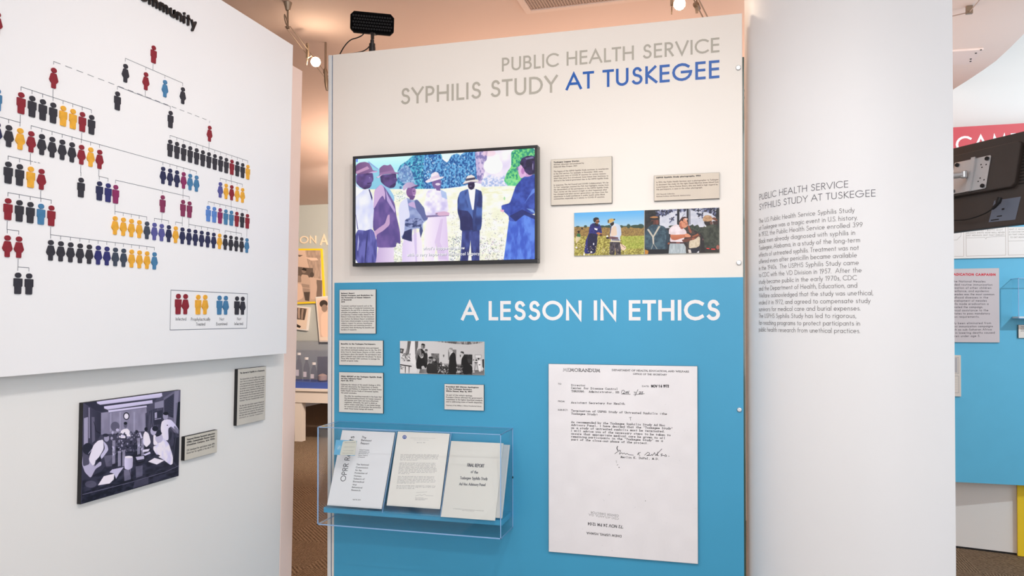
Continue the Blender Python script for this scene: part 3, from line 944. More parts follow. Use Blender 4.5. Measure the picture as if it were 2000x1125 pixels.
t = card_tex('final_report_print', final, FC, WF, [('FINAL REPORT of the Tuskegee Syphilis Study', 'bi'), ('Ad Hoc Advisory Panel', 'b'), ('April 28, 1973', 'b'), .85, ("Following the release of this panel's findings in 1972,",), ('CDC was directed by the Department of Health,',),
    ('Education and Welfare to terminate the United States',), ('Public Health Service Study of Untreated Syphilis.',), ('The panel concludes:',), .5,
    ('We offer far-reaching proposals in the hope that', '', .08), ('the decisionmaking process for human research', '', .08), ('will become more open and more effectively', '', .08), ('regulated... Ultimately, the spirit in which an', '', .08),
    ('aware society undertakes to use human beings', '', .08), ('for research ends will determine the protection', '', .08), ('which those human beings will receive.', '', .08)],
    base=(228, 226, 220), top=.12, pitch=.0525, cap=.033, m=.045, wmax=.92)
board_obj('text_card', FC, final, WF, 'lowest of three stacked caption cards, just above the clear case, with indented quotation', 'caption card', t, w0=WBL)
pres = [(868.2, 749.8), (945.6, 751.5), (944.8, 802), (867.7, 800)]
t = card_tex('apology_print', pres, FC, WF, [('President Bill Clinton Apologizes', 'b'), ('to the Tuskegee Survivors', 'b'), ('White House, May 16, 1997', 'b'), .75, ("As part of the nation's apology,",), ("President Clinton affirmed the government's",),
    ('commitment to the highest bioethical standards',), ('and to addressing issues of health disparities.',), .6, ('Courtesy of the William J. Clinton Presidential Library', 's')],
    base=(224, 221, 216), top=.13, pitch=.087, cap=.054, m=.045, wmax=.92)
board_obj('text_card', FC, pres, WF, 'small caption card alone below the black and white ceremony photo on the blue panel', 'caption card', t, w0=WBL)
legacy = [(1075.9, 312.1), (1195.3, 304.7), (1194.9, 396.7), (1076.8, 401)]
t = card_tex('legacy_print', legacy, FC, WF, [('Tuskegee Legacy Stories', 'b'), ('Written, directed, and produced by',), ('Deborah Riley Draper, 2021',), 1, ('The legacy of the USPHS Syphilis Study continues to reverberate',), ('in the 21st century. For example, in December 2020, many',),
    ('people were wary of COVID-19 vaccines for various reasons',), ('when they were first introduced. Some linked their hesitancy to',), ('distrust in the federal government due to the USPHS Syphilis Study.',), .9,
    ("In response, The Ad Council and COVID Collaborative's \"It's Up",), ('To You" campaign created this PSA that highlights stories from',), ('the descendants of the participants in the USPHS Syphilis Study.',), ('Their stories set the record straight on what happened, what',),
    ('has changed and what current generations can learn from the',), ('experience to build confidence in public health within Black',), ('communities, especially as it relates to COVID-19 vaccines.',)],
    base=(220, 211, 197), top=.075, pitch=.0505, cap=.030, m=.045, wmax=.90, ink=(72, 62, 54))
board_obj('text_card', FC, legacy, WF, 'large beige caption card right of the television, with two paragraphs on legacy stories', 'caption card', t)
photoc = [(1277.3, 342.7), (1405.4, 336.6), (1405, 388.1), (1277.9, 392.2)]
t = card_tex('photographs_print', photoc, FC, WF, [('USPHS Syphilis Study photographs, 1953', 'b'), .95, ('In 1953, the Public Health Services sent a photographer to Tuskegee',), ('to document the study. On the right, David Albritton draws blood from',),
    ('a participant. Nurse Eunice Rivers, who was held in high regard by',), ('the participants, is seen in the other photograph.',), 1.0, ('CDC Records Collection,', 's'), ('National Archives and Records Administration', 's')],
    base=(218, 206, 190), top=.115, pitch=.094, cap=.056, m=.035, wmax=.95, ink=(80, 66, 56))
board_obj('text_card', FC, photoc, WF, 'wide beige caption card above the pair of colour field photographs', 'caption card', t)
WFL = .014
spread = [(464.2, 721.1), (519.5, 715.3), (517.9, 819.7), (462.2, 831.4)]
t = card_tex('spread_print', spread, FL, WFL, [('The Spread of Syphilis in a Community', 'b'), 1.6, ('This interpretation of a late 1950s contact tracing',), ('chart from an outbreak visualizes how syphilis',), ('was spread among patients (the persons shown',), ('to be infected) and contacts (persons named by',),
    ('the patients as sex partners). The figures at the',), ('top are the sources of infection in this cluster chart.',), ('The lines between the figures show sexual contact',), ('between persons. Not all named sexual contacts',), ('were infected, and some received preventive',), ('treatment. They were "prophylactically treated."',), 1.2,
    ('The chart also notes cluster suspects (friends and',), ('known contacts identified by the patient beyond',), ('his or her sex partners) and cluster associates',), ('(those persons not named by the patient, but',), ('who share close social relationships to the patient,',), ('contacts or cluster suspects).',)],
    base=(206, 200, 190), top=.085, pitch=.0425, cap=.0275, m=.08, wmax=.86, kx=1.35, ink=(60, 56, 56))
board_obj('text_card', FL, spread, WFL, 'tall beige caption card just under the chart board near the left wall end', 'caption card', t)
lab = [(360.7, 853.1), (424.5, 839.2), (423.5, 883.4), (360.3, 899.4)]
t = card_tex('laboratory_print', lab, FL, WFL, [('Venereal Disease Research Laboratory', 'b'), ('(VDRL), Communicable Disease Center', 'b'), ('Chamblee Campus, late 1950s', 'b'), .9, ('CDC developed the rapid plasma reagin (RPR)',), ('blood test for syphilis in this lab in 1957.',)],
    base=(208, 202, 190), top=.17, pitch=.118, cap=.075, m=.06, wmax=.86, kx=1.2)
board_obj('text_card', FL, lab, WFL, 'small beige caption card beside the laboratory photo on the left wall', 'caption card', t)

# ------------------------------------------------------------------ centre exhibit wall
PT = (FC.hit(645, 107.5)[1] + FC.hit(1449, 25.5)[1]) / 2
pl = FC.hit(648.5, 600)[0]; pr = (FC.hit(1449.8, 25)[0] + FC.hit(1453, 1100)[0]) / 2
fl_ = FC.hit(640.3, 600)[0]
panel = thing('exhibit_panel', ((pl + pr) / 2, YC + .03, 0), 'tall exhibit wall, white above and blue below, with large study headings', 'exhibit wall')
mb = MB(); mb.fbox(FC, pl, pr, .0, PT, -.018, 0)
mb.build('face_panel', M_cream, panel, bevel=.002)
mb = MB(); mb.fbox(FC, pl + .02, pr - .03, .0, PT - .01, -.075, -.018)
mb.build('core_panel', M_white, panel)
mb = MB(); mb.fbox(FC, fl_, pl - .004, .0, PT, -.09, .001)
mb.build('edge_post', M_alu, panel, bevel=.002)
mb = MB(); mb.fbox(FC, pl - .004, pl, .0, PT - .002, -.08, -.004)
mb.build('joint_strip', M_seam, panel)
mb = MB(); mb.fbox(FC, pr + .0005, pr + .0075, .0, FC.hit(1452, 108)[1], -.03, -.02)
mb.build('edge_glass', mat('green_glass_edge', S(70, 92, 84), .15, coat=.6), panel)
bu0 = FC.hit(653.6, 800)[0]; bvt = (FC.hit(654, 553)[1] + FC.hit(1451, 540.8)[1]) / 2
mb = MB(); mb.fbox(FC, bu0, pr, .0, bvt, .0004, .0035)
mb.build('blue_panel', M_blue, panel)

fnc = lambda u, v, w_: FC.P(u, v, w_)


def headline(text, p0, p1, pcap, wt, m, w_, name='heading_word'):
    a = FC.hit(*p0); c = FC.hit(*p1); v = (a[1] + c[1]) / 2
    cap = FC.hit(pcap[0], pcap[1])[1] - FC.hit(pcap[0], pcap[2])[1]
    return word_meshes(text, fnc, a[0], v, c[0] - a[0], cap, wt, w_, name, m, panel)


headline('PUBLIC HEALTH SERVICE', (980.5, 141), (1405, 100.8), (1395, 73.2, 102), .138, M_grey, .0008)
headline('SYPHILIS STUDY', (784, 206), (1089.5, 178.6), (1080, 146, 180), .138, M_grey, .0008)
headline('AT TUSKEGEE', (1105, 178), (1405, 151), (1395, 117, 152.2), .148, M_vblue, .0008)
headline('A LESSON IN ETHICS', (901.5, 626), (1406, 625.6), (1150, 587, 626), .17, M_vwhite, WBL + .0006)
for x, y in ((1442, 133), (1443, 513), (1444, 800)):
    u, v = FC.hit(x, y)
    mb = MB(); mb.lathe(FC.P(u, v, .0005), FC.n, [(0, .0095), (.006, .0095), (.009, .0075), (.0095, .004), (.0088, .0005)], 20)
    mb.build('standoff_screw', M_steel, panel, smooth=True)

# ------------------------------------------------------------------ column with the introduction text
CD = 3.2
ra, rb = ray(1456, 620), ray(1686, 620)
aa, am = math.atan2(ra[0], ra[1]), math.atan2(rb[0], rb[1])
ah = am - aa
CR = CD * math.sin(ah); CXY = np.array([CD * math.sin(am), CD * math.cos(am)])
def col_hit(px, py):
    d = ray(px, py); dx, dy = d[0], d[1]
    A_ = dx * dx + dy * dy; B_ = -2 * (dx * CXY[0] + dy * CXY[1]); C_ = CXY @ CXY - CR * CR
    t = (-B_ - math.sqrt(max(B_ * B_ - 4 * A_ * C_, 0))) / (2 * A_)
    x, y, z = d[0] * t, d[1] * t, EYE + d[2] * t
    return math.atan2(x - CXY[0], -(y - CXY[1])) * CR, z


def fcol(u, v, w_):
    a = u / CR; r = CR + w_
    return (CXY[0] + r * math.sin(a), CXY[1] - r * math.cos(a), v)


def col_line(mb, text, p0, p1, cap, wt):
    f = lambda x, y: (1460 + x / 3.213, 330 + y / 3.213)
    a = col_hit(*f(*p0)); c = col_hit(*f(*p1)); v = (a[1] + c[1]) / 2
    mesh_text(mb, text, fcol, a[0], v, c[0] - a[0], cap, wt, .0006, .0006)


a_end = col_hit(1864, 620)[0] / CR; a_sta = -math.radians(135)
ring = [(math.sin(a_sta + (a_end - a_sta) * i / 110), -math.cos(a_sta + (a_end - a_sta) * i / 110)) for i in range(111)]
mb = MB(); vs = []; fs = []
for x_, y_ in ring:
    for r_ in (CR, CR - .03):
        for z_ in (0, CH + .02): vs.append((CXY[0] + x_ * r_, CXY[1] + y_ * r_, z_))
for i in range(110):
    a, c_ = 4 * i, 4 * i + 4
    fs += [(a, c_, c_ + 1, a + 1), (a + 2, a + 3, c_ + 3, c_ + 2), (a + 1, c_ + 1, c_ + 3, a + 3), (a, a + 2, c_ + 2, c_)]
fs += [(0, 1, 3, 2), (440, 442, 443, 441)]
mb.add(vs, fs)
column = tag(mb.build('wall_curved', mat('column_paint', S(240, 240, 241), .5, noise=.01, scale=3, bump=.03), smooth=True), kind='structure')
capk = lambda px, y0, y1: col_hit(px, y0)[1] - col_hit(px, y1)[1]
M_ctext = mat('column_grey_lettering', S(112, 106, 106), .5)
mb = MB(); cp = capk(1690, 372.6, 386.3)
col_line(mb, 'PUBLIC HEALTH SERVICE', (75, 192), (632, 122), cp, .085)
col_line(mb, 'SYPHILIS STUDY AT TUSKEGEE', (75, 252), (803, 180), cp, .085)
mb.build('heading_lettering', mat('column_dark_lettering', S(84, 80, 88), .5), column)
mb = MB(); cp = capk(1690, 520, 530.2)
for tx_, p0, p1 in (('The U.S. Public Health Service Syphilis Study', (72, 335), (672, 280)), ('at Tuskegee was a tragic event in U.S. history.', (72, 378), (690, 328)),
    ('In 1932, the Public Health Service enrolled 399', (72, 420), (722, 371)), ('Black men already diagnosed with syphilis in', (72, 464), (675, 418)), ('Tuskegee, Alabama, in a study of the long-term', (72, 505), (706, 466)),
    ('effects of untreated syphilis. Treatment was not', (72, 548), (698, 514)), ('offered even after penicillin became available', (72, 590), (686, 560)), ('in the 1940s.  The USPHS Syphilis Study came', (72, 632), (698, 608)),
    ('to CDC with the VD Division in 1957.  After the', (72, 675), (716, 655)), ('study became public in the early 1970s, CDC', (72, 718), (686, 702)), ('and the Department of Health, Education, and', (72, 760), (688, 750)),
    ('Welfare acknowledged that the study was unethical,', (72, 803), (788, 798)), ('ended it in 1972, and agreed to compensate study', (72, 847), (772, 846)), ('survivors for medical care and burial expenses.', (72, 890), (708, 892)),
    ('The USPHS Syphilis Study has led to rigorous,', (72, 932), (682, 939)), ('far-reaching programs to protect participants in', (72, 976), (706, 985)), ('public health research from unethical practices.', (72, 1018), (706, 1032))):
    col_line(mb, tx_, p0, p1, cp * .95, .085)
mb.build('paragraph_lettering', M_ctext, column)

# ------------------------------------------------------------------ television
TVW = .062
tvp = [(689.2, 303.8), (1050.2, 284.6), (1049.5, 514.8), (688, 519)]
u0, u1, v0, v1 = FC.rect(tvp, TVW)
tv = thing('television', FC.P((u0 + u1) / 2, v0, TVW / 2), 'slim black television on the white upper wall, showing men talking in a field', 'television')
mb = MB(); bz = .012
mb.fbox(FC, u0, u1, v1 - bz, v1, .02, TVW); mb.fbox(FC, u0, u1, v0, v0 + bz + .003, .02, TVW)
mb.fbox(FC, u0, u0 + bz, v0 + bz + .003, v1 - bz, .02, TVW); mb.fbox(FC, u1 - bz, u1, v0 + bz + .003, v1 - bz, .02, TVW)
mb.build('bezel', M_tv, tv, bevel=.0015)
mb = MB(); mb.fbox(FC, u0 + .01, u1 - .01, v0 + .012, v1 - .01, .018, TVW - .008)
mb.build('housing', M_dark, tv)
mb = MB(); mb.fbox(FC, u0 + .22, u1 - .22, v0 + .1, v1 - .1, .0008, .018)
mb.build('wall_mount', M_tv, tv)
sq = [(695.2, 309.5), (1048.2, 290.2), (1047.2, 508), (694.2, 512.6)]


def tv_art():
    c = Cv(960, 540, sq, (248, 246, 252), (680, 295, 4.889))
    L_ = (680, 295, 4.889); R_ = (840, 285, 4.786)
    W_ = 960
    # sky and field backdrop
    c.a[:] = hexc((250, 250, 255)); c.a[:250, :420] = hexc((190, 244, 252))
    c.view = L_
    c.poly([(60, 60), (620, 20), (600, 110), (480, 175), (60, 200)], (205, 250, 254), col2=(168, 232, 246))
    c.poly([(75, 60), (95, 60), (93, 100), (77, 100)], (100, 130, 230), .9)
    c.poly([(190, 90), (290, 165), (520, 300), (560, 410), (200, 400)], (150, 212, 232), col2=(130, 196, 224), grad='v')       # house
    c.poly([(200, 95), (290, 168), (280, 172), (196, 112)], (140, 170, 220))
    c.poly([(490, 335), (510, 335), (510, 370), (490, 370)], (70, 110, 160))
    # trees
    bl = (30, 90, 150); cy_ = (90, 190, 220)
    c.poly([(470, 190), (500, 130), (560, 95), (620, 40), (700, 25), (790, 20), (900, 10), (900, 370), (640, 380), (520, 330), (470, 300)], bl, col2=(90, 190, 215), tex=(7, 7, 3, 3.4), smooth=True)
    c.poly([(470, 200), (540, 120), (600, 170), (640, 300), (560, 330), (480, 270)], (110, 130, 190), col2=(190, 210, 240), tex=(8, 8, 3, 4), alpha=.75)
    c.view = R_
    c.poly([(-60, 60), (40, 60), (90, 80), (110, 120), (160, 160), (200, 90), (250, 70), (290, 80), (330, 60), (450, 50), (470, 330), (300, 380), (120, 400), (-60, 420)], (26, 78, 148), col2=(104, 176, 226), tex=(6, 8, 3, 3.4), smooth=True)
    for x_ in (-20, 60, 130, 185, 235, 262, 330, 372): c.line([(x_, 200), (x_ + 6, 385)], 2.2, (170, 205, 240), .7)
    c.dots([(-40, 90), (60, 80), (160, 170), (280, 90), (420, 80), (420, 330), (-40, 350)], 70, [(222, 240, 255), (190, 222, 250)], 3.4, .8, 51)
    c.poly([(100, 75), (300, 62), (290, 90), (250, 72), (200, 90), (175, 140), (130, 120)], (225, 248, 255), .9)
    c.poly([(420, 60), (560, 45), (560, 370), (440, 350)], (120, 110, 170), col2=(214, 190, 226), tex=(10, 14, 3, 4), alpha=.9)
    c.poly([(540, 45), (760, 30), (740, 380), (480, 360), (520, 200)], (255, 250, 255), col2=(226, 214, 240), tex=(40, 40, 2, 1.5))
    c.ell(590, 190, 90, 75, (255, 255, 255)); c.ell(555, 70, 60, 30, (250, 205, 215), .5)
    c.poly([(480, 320), (560, 270), (640, 300), (740, 260), (760, 400), (480, 390)], (160, 180, 225), col2=(240, 236, 250), tex=(9, 8, 3, 4), alpha=.85)
    c.poly([(760, 40), (1000, 20), (1000, 380), (740, 380), (690, 330), (720, 250), (760, 200)], (30, 140, 120), col2=(130, 220, 130), tex=(8, 9, 3, 3.2), smooth=True)
    c.poly([(690, 330), (740, 300), (830, 330), (820, 385), (740, 390)], (150, 230, 150), col2=(90, 200, 140), tex=(8, 8, 2, 3), alpha=.9)
    c.view = L_; c.dots([(560, 60), (880, 40), (880, 330), (600, 320)], 60, [(215, 240, 252), (20, 60, 120)], 3.2, .8, 52); c.view = R_
    # bright grass field
    c.poly([(-900, 400), (120, 400), (300, 392), (480, 385), (740, 378), (1010, 380), (1010, 1100), (-900, 1100)], (255, 252, 246), col2=(240, 240, 214), tex=(30, 18, 3, 2.2))
    c.poly([(480, 400), (800, 385), (780, 440), (480, 470)], (232, 232, 190), col2=(255, 252, 236), tex=(24, 8, 2, 3), alpha=.8)
    c.dots([(180, 620), (700, 620), (700, 1075), (180, 1075)], 700, [(190, 184, 150), (150, 150, 150), (215, 210, 175), (120, 120, 165), (230, 214, 225), (255, 255, 255)], 2.2, .55, 3)
    c.dots([(170, 850), (290, 850), (280, 1075), (170, 1075)], 220, [(60, 66, 110), (110, 140, 130), (255, 255, 255)], 2.3, .7, 4)
    c.dots([(460, 860), (690, 880), (680, 1075), (460, 1075)], 380, [(70, 80, 110), (150, 170, 130), (255, 255, 255), (190, 150, 190)], 2.2, .6, 5)
    c.view = L_
    c.dots([(430, 860), (520, 860), (520, 1060), (430, 1060)], 220, [(150, 170, 120), (120, 130, 150), (255, 255, 255)], 2.2, .6, 6)
    c.dots([(420, 390), (540, 370), (560, 470), (440, 480)], 120, [(60, 110, 130), (170, 200, 190), (255, 255, 255)], 2.2, .6, 8)
    # man 2 (brown hat, jacket)
    c.poly([(290, 900), (435, 900), (435, 1065), (255, 1065)], (196, 172, 214), col2=(232, 214, 240), grad='h')
    c.poly([(315, 310), (395, 355), (440, 430), (440, 480), (380, 480), (300, 380)], (150, 196, 232), smooth=True)
    c.poly([(312, 312), (250, 370), (240, 560), (235, 740), (270, 790), (265, 900), (290, 918), (455, 916), (458, 868), (500, 888), (492, 760), (460, 620), (445, 500), (405, 430), (350, 345)], (88, 72, 138), col2=(118, 92, 160), tex=(26, 40, 2, 2), smooth=True)
    c.poly([(312, 312), (250, 372), (240, 560), (300, 450), (330, 420), (352, 470), (355, 400), (340, 340)], (214, 182, 224), .92, smooth=True)
    c.poly([(356, 355), (380, 420), (450, 560), (445, 590), (370, 470)], (196, 170, 222), .9)
    c.poly([(240, 770), (290, 730), (350, 690), (375, 610), (395, 600), (398, 700), (330, 760), (275, 790), (262, 830)], (206, 168, 206), .92, smooth=True)
    c.poly([(304, 228), (460, 210), (462, 255), (472, 274), (458, 292), (454, 322), (438, 346), (396, 352), (350, 328), (312, 290)], (58, 40, 92), col2=(96, 72, 136), tex=(30, 24, 2, 2), smooth=True); c.poly([(398, 330), (450, 300), (452, 320), (436, 344), (400, 350)], (40, 28, 70), .6, smooth=True); c.ell(342, 268, 10, 18, (88, 62, 120), .8); c.ell(448, 258, 8, 4, (160, 140, 200), .6)
    c.ell(440, 275, 22, 28, (96, 74, 140), .5)
    c.poly([(266, 250), (300, 228), (298, 160), (340, 128), (380, 135), (405, 122), (430, 160), (445, 198), (485, 206), (480, 215), (400, 214), (330, 222), (290, 252)], (122, 88, 138), col2=(146, 110, 160), grad='h', smooth=True)
    c.poly([(300, 205), (440, 178), (446, 200), (300, 228)], (160, 120, 168), .8); c.poly([(268, 244), (300, 232), (330, 218), (290, 254)], (236, 206, 236), .9)
    # man 1 (white shirt)
    c.poly([(70, 745), (235, 735), (278, 880), (270, 1000), (258, 1068), (66, 1066)], (70, 70, 142), col2=(104, 104, 180), tex=(12, 40, 2, 2.5), smooth=True)
    c.poly([(95, 790), (105, 860), (92, 950), (85, 940)], (190, 190, 236), .8); c.poly([(185, 770), (178, 900), (160, 1060), (155, 1060), (168, 880)], (30, 30, 80), .8)
    c.poly([(70, 300), (130, 370), (190, 355), (230, 400), (245, 560), (232, 735), (165, 755), (85, 745), (70, 700)], (240, 240, 255), col2=(206, 210, 248), tex=(30, 50, 2, 1.6))
    c.poly([(70, 430), (140, 375), (136, 366), (70, 330)], (255, 255, 255)); c.poly([(196, 362), (206, 362), (232, 440), (228, 470)], (40, 34, 90))
    c.poly([(70, 600), (74, 600), (96, 740), (88, 744)], (70, 66, 130), .8)
    c.poly([(76, 215), (236, 200), (242, 262), (238, 284), (226, 296), (224, 322), (206, 350), (152, 362), (112, 338), (76, 300)], (62, 42, 94), col2=(104, 80, 146), tex=(34, 26, 2, 2.2), smooth=True); c.ell(112, 262, 12, 20, (96, 66, 124), .8); c.poly([(180, 300), (226, 296), (222, 306), (184, 312)], (44, 30, 70), .7); c.poly([(120, 320), (150, 345), (204, 346), (160, 362)], (40, 28, 66), .6)
    c.ell(215, 265, 16, 20, (120, 96, 160), .6); c.ell(205, 250, 6, 4, (200, 190, 230), .7)
    c.poly([(74, 130), (110, 105), (160, 98), (200, 110), (225, 150), (238, 182), (285, 185), (270, 200), (180, 208), (74, 222)], (112, 76, 126), col2=(150, 112, 160), grad='h', smooth=True)
    c.poly([(76, 190), (185, 140), (205, 165), (80, 215)], (206, 160, 196), .85); c.poly([(230, 192), (284, 186), (268, 200), (190, 208)], (226, 196, 236), .8)
    # man 3 (cap, light jacket, folded arms)
    c.poly([(530, 840), (690, 760), (704, 900), (706, 1062), (510, 1062), (516, 900)], (222, 204, 240), col2=(246, 236, 252), grad='h')
    c.poly([(620, 730), (640, 1060), (655, 1060), (650, 740)], (196, 176, 224), .6)
    c.poly([(560, 440), (500, 490), (480, 560), (500, 740), (505, 830), (600, 865), (612, 740), (680, 735), (690, 830), (712, 760), (710, 690), (760, 650), (765, 590), (700, 520), (660, 460), (610, 470)], (160, 172, 214), col2=(118, 132, 186), tex=(26, 26, 2, 2.4), smooth=True)
    c.poly([(560, 440), (495, 490), (478, 570), (500, 820), (530, 790), (545, 650), (590, 630), (570, 500)], (226, 226, 248), .95, smooth=True)
    c.poly([(540, 655), (600, 640), (690, 640), (716, 680), (690, 722), (600, 730), (540, 715)], (58, 70, 118), col2=(150, 160, 206), tex=(12, 10, 2, 3), smooth=True)
    c.poly([(535, 765), (605, 740), (606, 862), (512, 834)], (38, 44, 92)); c.poly([(690, 700), (712, 760), (690, 828), (678, 760)], (70, 80, 130))
    c.poly([(570, 500), (620, 478), (665, 530), (690, 540), (680, 560), (640, 545), (580, 522)], (196, 170, 214), smooth=True)
    c.poly([(630, 470), (665, 465), (760, 590), (758, 650), (720, 668), (690, 610), (650, 560)], (96, 104, 158), smooth=True)
    c.ell(600, 390, 46, 56, (128, 88, 148)); c.poly([(575, 420), (640, 430), (620, 466), (590, 462)], (104, 70, 130)); c.ell(628, 385, 20, 36, (176, 136, 190), .6)
    c.poly([(520, 370), (522, 330), (560, 298), (610, 296), (640, 318), (668, 322), (660, 335), (600, 348), (560, 350), (540, 372)], (206, 186, 216), col2=(166, 144, 190), grad='h', smooth=True)
    c.poly([(600, 346), (668, 322), (664, 336), (610, 352)], (70, 50, 100)); c.ell(628, 420, 12, 4, (220, 190, 226), .8); c.ell(626, 382, 11, 4, (50, 30, 70), .7)
    # man 4 (light hat and shirt)
    c.view = R_
    c.poly([(-20, 660), (150, 655), (160, 800), (172, 1075), (70, 1075), (60, 900), (30, 1075), (-60, 1075), (-55, 800)], (250, 240, 252), col2=(222, 200, 236), grad='h')
    c.poly([(95, 690), (120, 680), (90, 900), (160, 1060), (80, 1060), (40, 900)], (206, 180, 222), .5)
    c.poly([(-30, 420), (40, 400), (95, 405), (150, 440), (165, 540), (175, 600), (120, 655), (-40, 660), (-60, 560)], (250, 244, 254), col2=(206, 196, 236), tex=(26, 26, 2, 2), smooth=True)
    c.poly([(95, 405), (150, 435), (160, 500), (110, 480)], (140, 176, 226), .6); c.poly([(-40, 650), (170, 640), (175, 655), (-40, 668)], (130, 116, 160))
    c.poly([(40, 625), (130, 610), (180, 625), (178, 650), (80, 655)], (216, 176, 206), smooth=True); c.poly([(50, 632), (70, 628), (66, 640), (48, 642)], (60, 50, 90), .6)
    c.ell(62, 350, 44, 50, (122, 96, 156)); c.ell(72, 358, 24, 12, (250, 236, 250), .85); c.poly([(50, 385), (95, 380), (95, 420), (60, 415)], (120, 94, 156))
    c.poly([(-50, 330), (5, 300), (10, 260), (50, 240), (80, 255), (90, 290), (130, 285), (120, 302), (60, 320), (10, 335), (-30, 345)], (250, 240, 244), col2=(226, 206, 226), tex=(20, 10, 2, 2), smooth=True)
    c.poly([(8, 290), (86, 268), (92, 290), (10, 316)], (214, 190, 216), .7)
    # man 5 (dark suit)
    c.poly([(298, 780), (462, 780), (458, 1075), (385, 1075), (376, 880), (350, 1075), (278, 1075)], (40, 46, 108), col2=(66, 80, 152), tex=(18, 40, 2, 2))
    c.poly([(350, 405), (280, 430), (255, 500), (255, 620), (280, 700), (278, 795), (400, 805), (480, 790), (490, 430), (420, 402)], (38, 52, 112), col2=(74, 104, 176), tex=(30, 40, 2, 3), smooth=True)
    c.poly([(355, 405), (425, 405), (425, 595), (392, 600), (370, 500)], (248, 250, 255)); c.poly([(270, 600), (350, 610), (390, 660), (400, 790), (290, 790)], (34, 32, 86), .75)
    c.poly([(350, 405), (392, 600), (400, 690), (376, 640), (330, 480)], (80, 108, 176)); c.poly([(425, 405), (440, 470), (430, 600), (408, 790), (398, 690)], (50, 66, 128))
    c.ell(385, 368, 32, 44, (38, 26, 66)); c.ell(378, 378, 12, 6, (190, 180, 210), .4)
    c.poly([(302, 358), (330, 325), (345, 285), (385, 270), (415, 285), (425, 312), (456, 322), (448, 342), (380, 345), (330, 358)], (236, 226, 222), smooth=True)
    c.poly([(336, 308), (422, 295), (426, 315), (330, 330)], (70, 66, 92)); c.poly([(305, 360), (380, 336), (450, 340), (380, 352)], (60, 46, 90), .8)
    # man 6 (blue overalls seen from behind)
    c.poly([(735, 705), (900, 640), (995, 660), (992, 1072), (684, 1074), (700, 960)], (60, 92, 200), col2=(98, 140, 236), tex=(16, 40, 3, 2.4))
    c.poly([(870, 300), (800, 380), (770, 470), (745, 540), (665, 560), (668, 600), (735, 660), (735, 705), (800, 712), (880, 650), (995, 640), (995, 268), (930, 280)], (40, 60, 150), col2=(66, 92, 190), tex=(26, 26, 3, 2.4), smooth=True)
    c.poly([(880, 550), (960, 410), (992, 400), (990, 430), (930, 480)], (110, 146, 236), .8); c.poly([(900, 590), (960, 600), (990, 640), (950, 625)], (140, 180, 240), .8)
    c.poly([(740, 660), (860, 600), (985, 660), (990, 700), (880, 650), (800, 712)], (28, 36, 100), .8)
    c.ell(905, 225, 78, 70, (208, 160, 208)); c.poly([(820, 200), (870, 180), (905, 280), (850, 312), (828, 270)], (226, 180, 222), smooth=True)
    c.poly([(838, 170), (860, 120), (910, 98), (970, 98), (1000, 130), (1000, 262), (930, 280), (890, 250), (860, 190)], (34, 22, 60), col2=(60, 46, 96), tex=(14, 20, 2, 3), smooth=True)
    c.ell(868, 240, 16, 30, (190, 130, 190)); c.poly([(806, 205), (826, 196), (828, 230), (812, 234)], (120, 110, 170), .7)
    c.poly([(890, 118), (960, 105), (975, 120), (900, 134)], (196, 200, 240), .5); c.ell(962, 200, 3, 34, (220, 220, 250), .8)
    c.poly([(655, 600), (690, 600), (690, 622), (660, 618)], (236, 176, 206)); c.ell(695, 495, 8, 16, (120, 200, 120), .6)
    c.blur(1)
    c.a = np.clip(c.a * 1.04, 0, 1)
    # caption words on the video
    f = lambda x, y: (x, y)
    c.view = (670, 270, 4.1675)
    for tx_, a, b_ in (("what's happening now", (650, 908), (985, 906)), ('with a very important historical legacy.', (520, 960), (1112, 953))):
        for sh, colr in ((2.0, (90, 90, 120)), (0, (255, 255, 255))):
            c.ptext(tx_, (a[0] + sh, a[1] + sh), (b_[0] + sh, b_[1] + sh), 26, colr, .17)
    return c.a


M_scr = image_mat('screen_picture', tv_art(), emit=.92, rough=.25)
s0, s1, s2, s3 = FC.rect(sq, TVW - .004)
e = TVW - .004
quad('screen', FC.P(s0, s3, e), FC.P(s1, s3, e), FC.P(s1, s2, e), FC.P(s0, s2, e), M_scr, tv)

# ------------------------------------------------------------------ colour photographs (pair of prints)
pa = [(1121.3, 415.9), (1258.3, 410.4), (1259.3, 497), (1121.3, 500.5)]
pb = [(1258.3, 410.4), (1405.2, 404.9), (1405.2, 493), (1259.3, 497)]


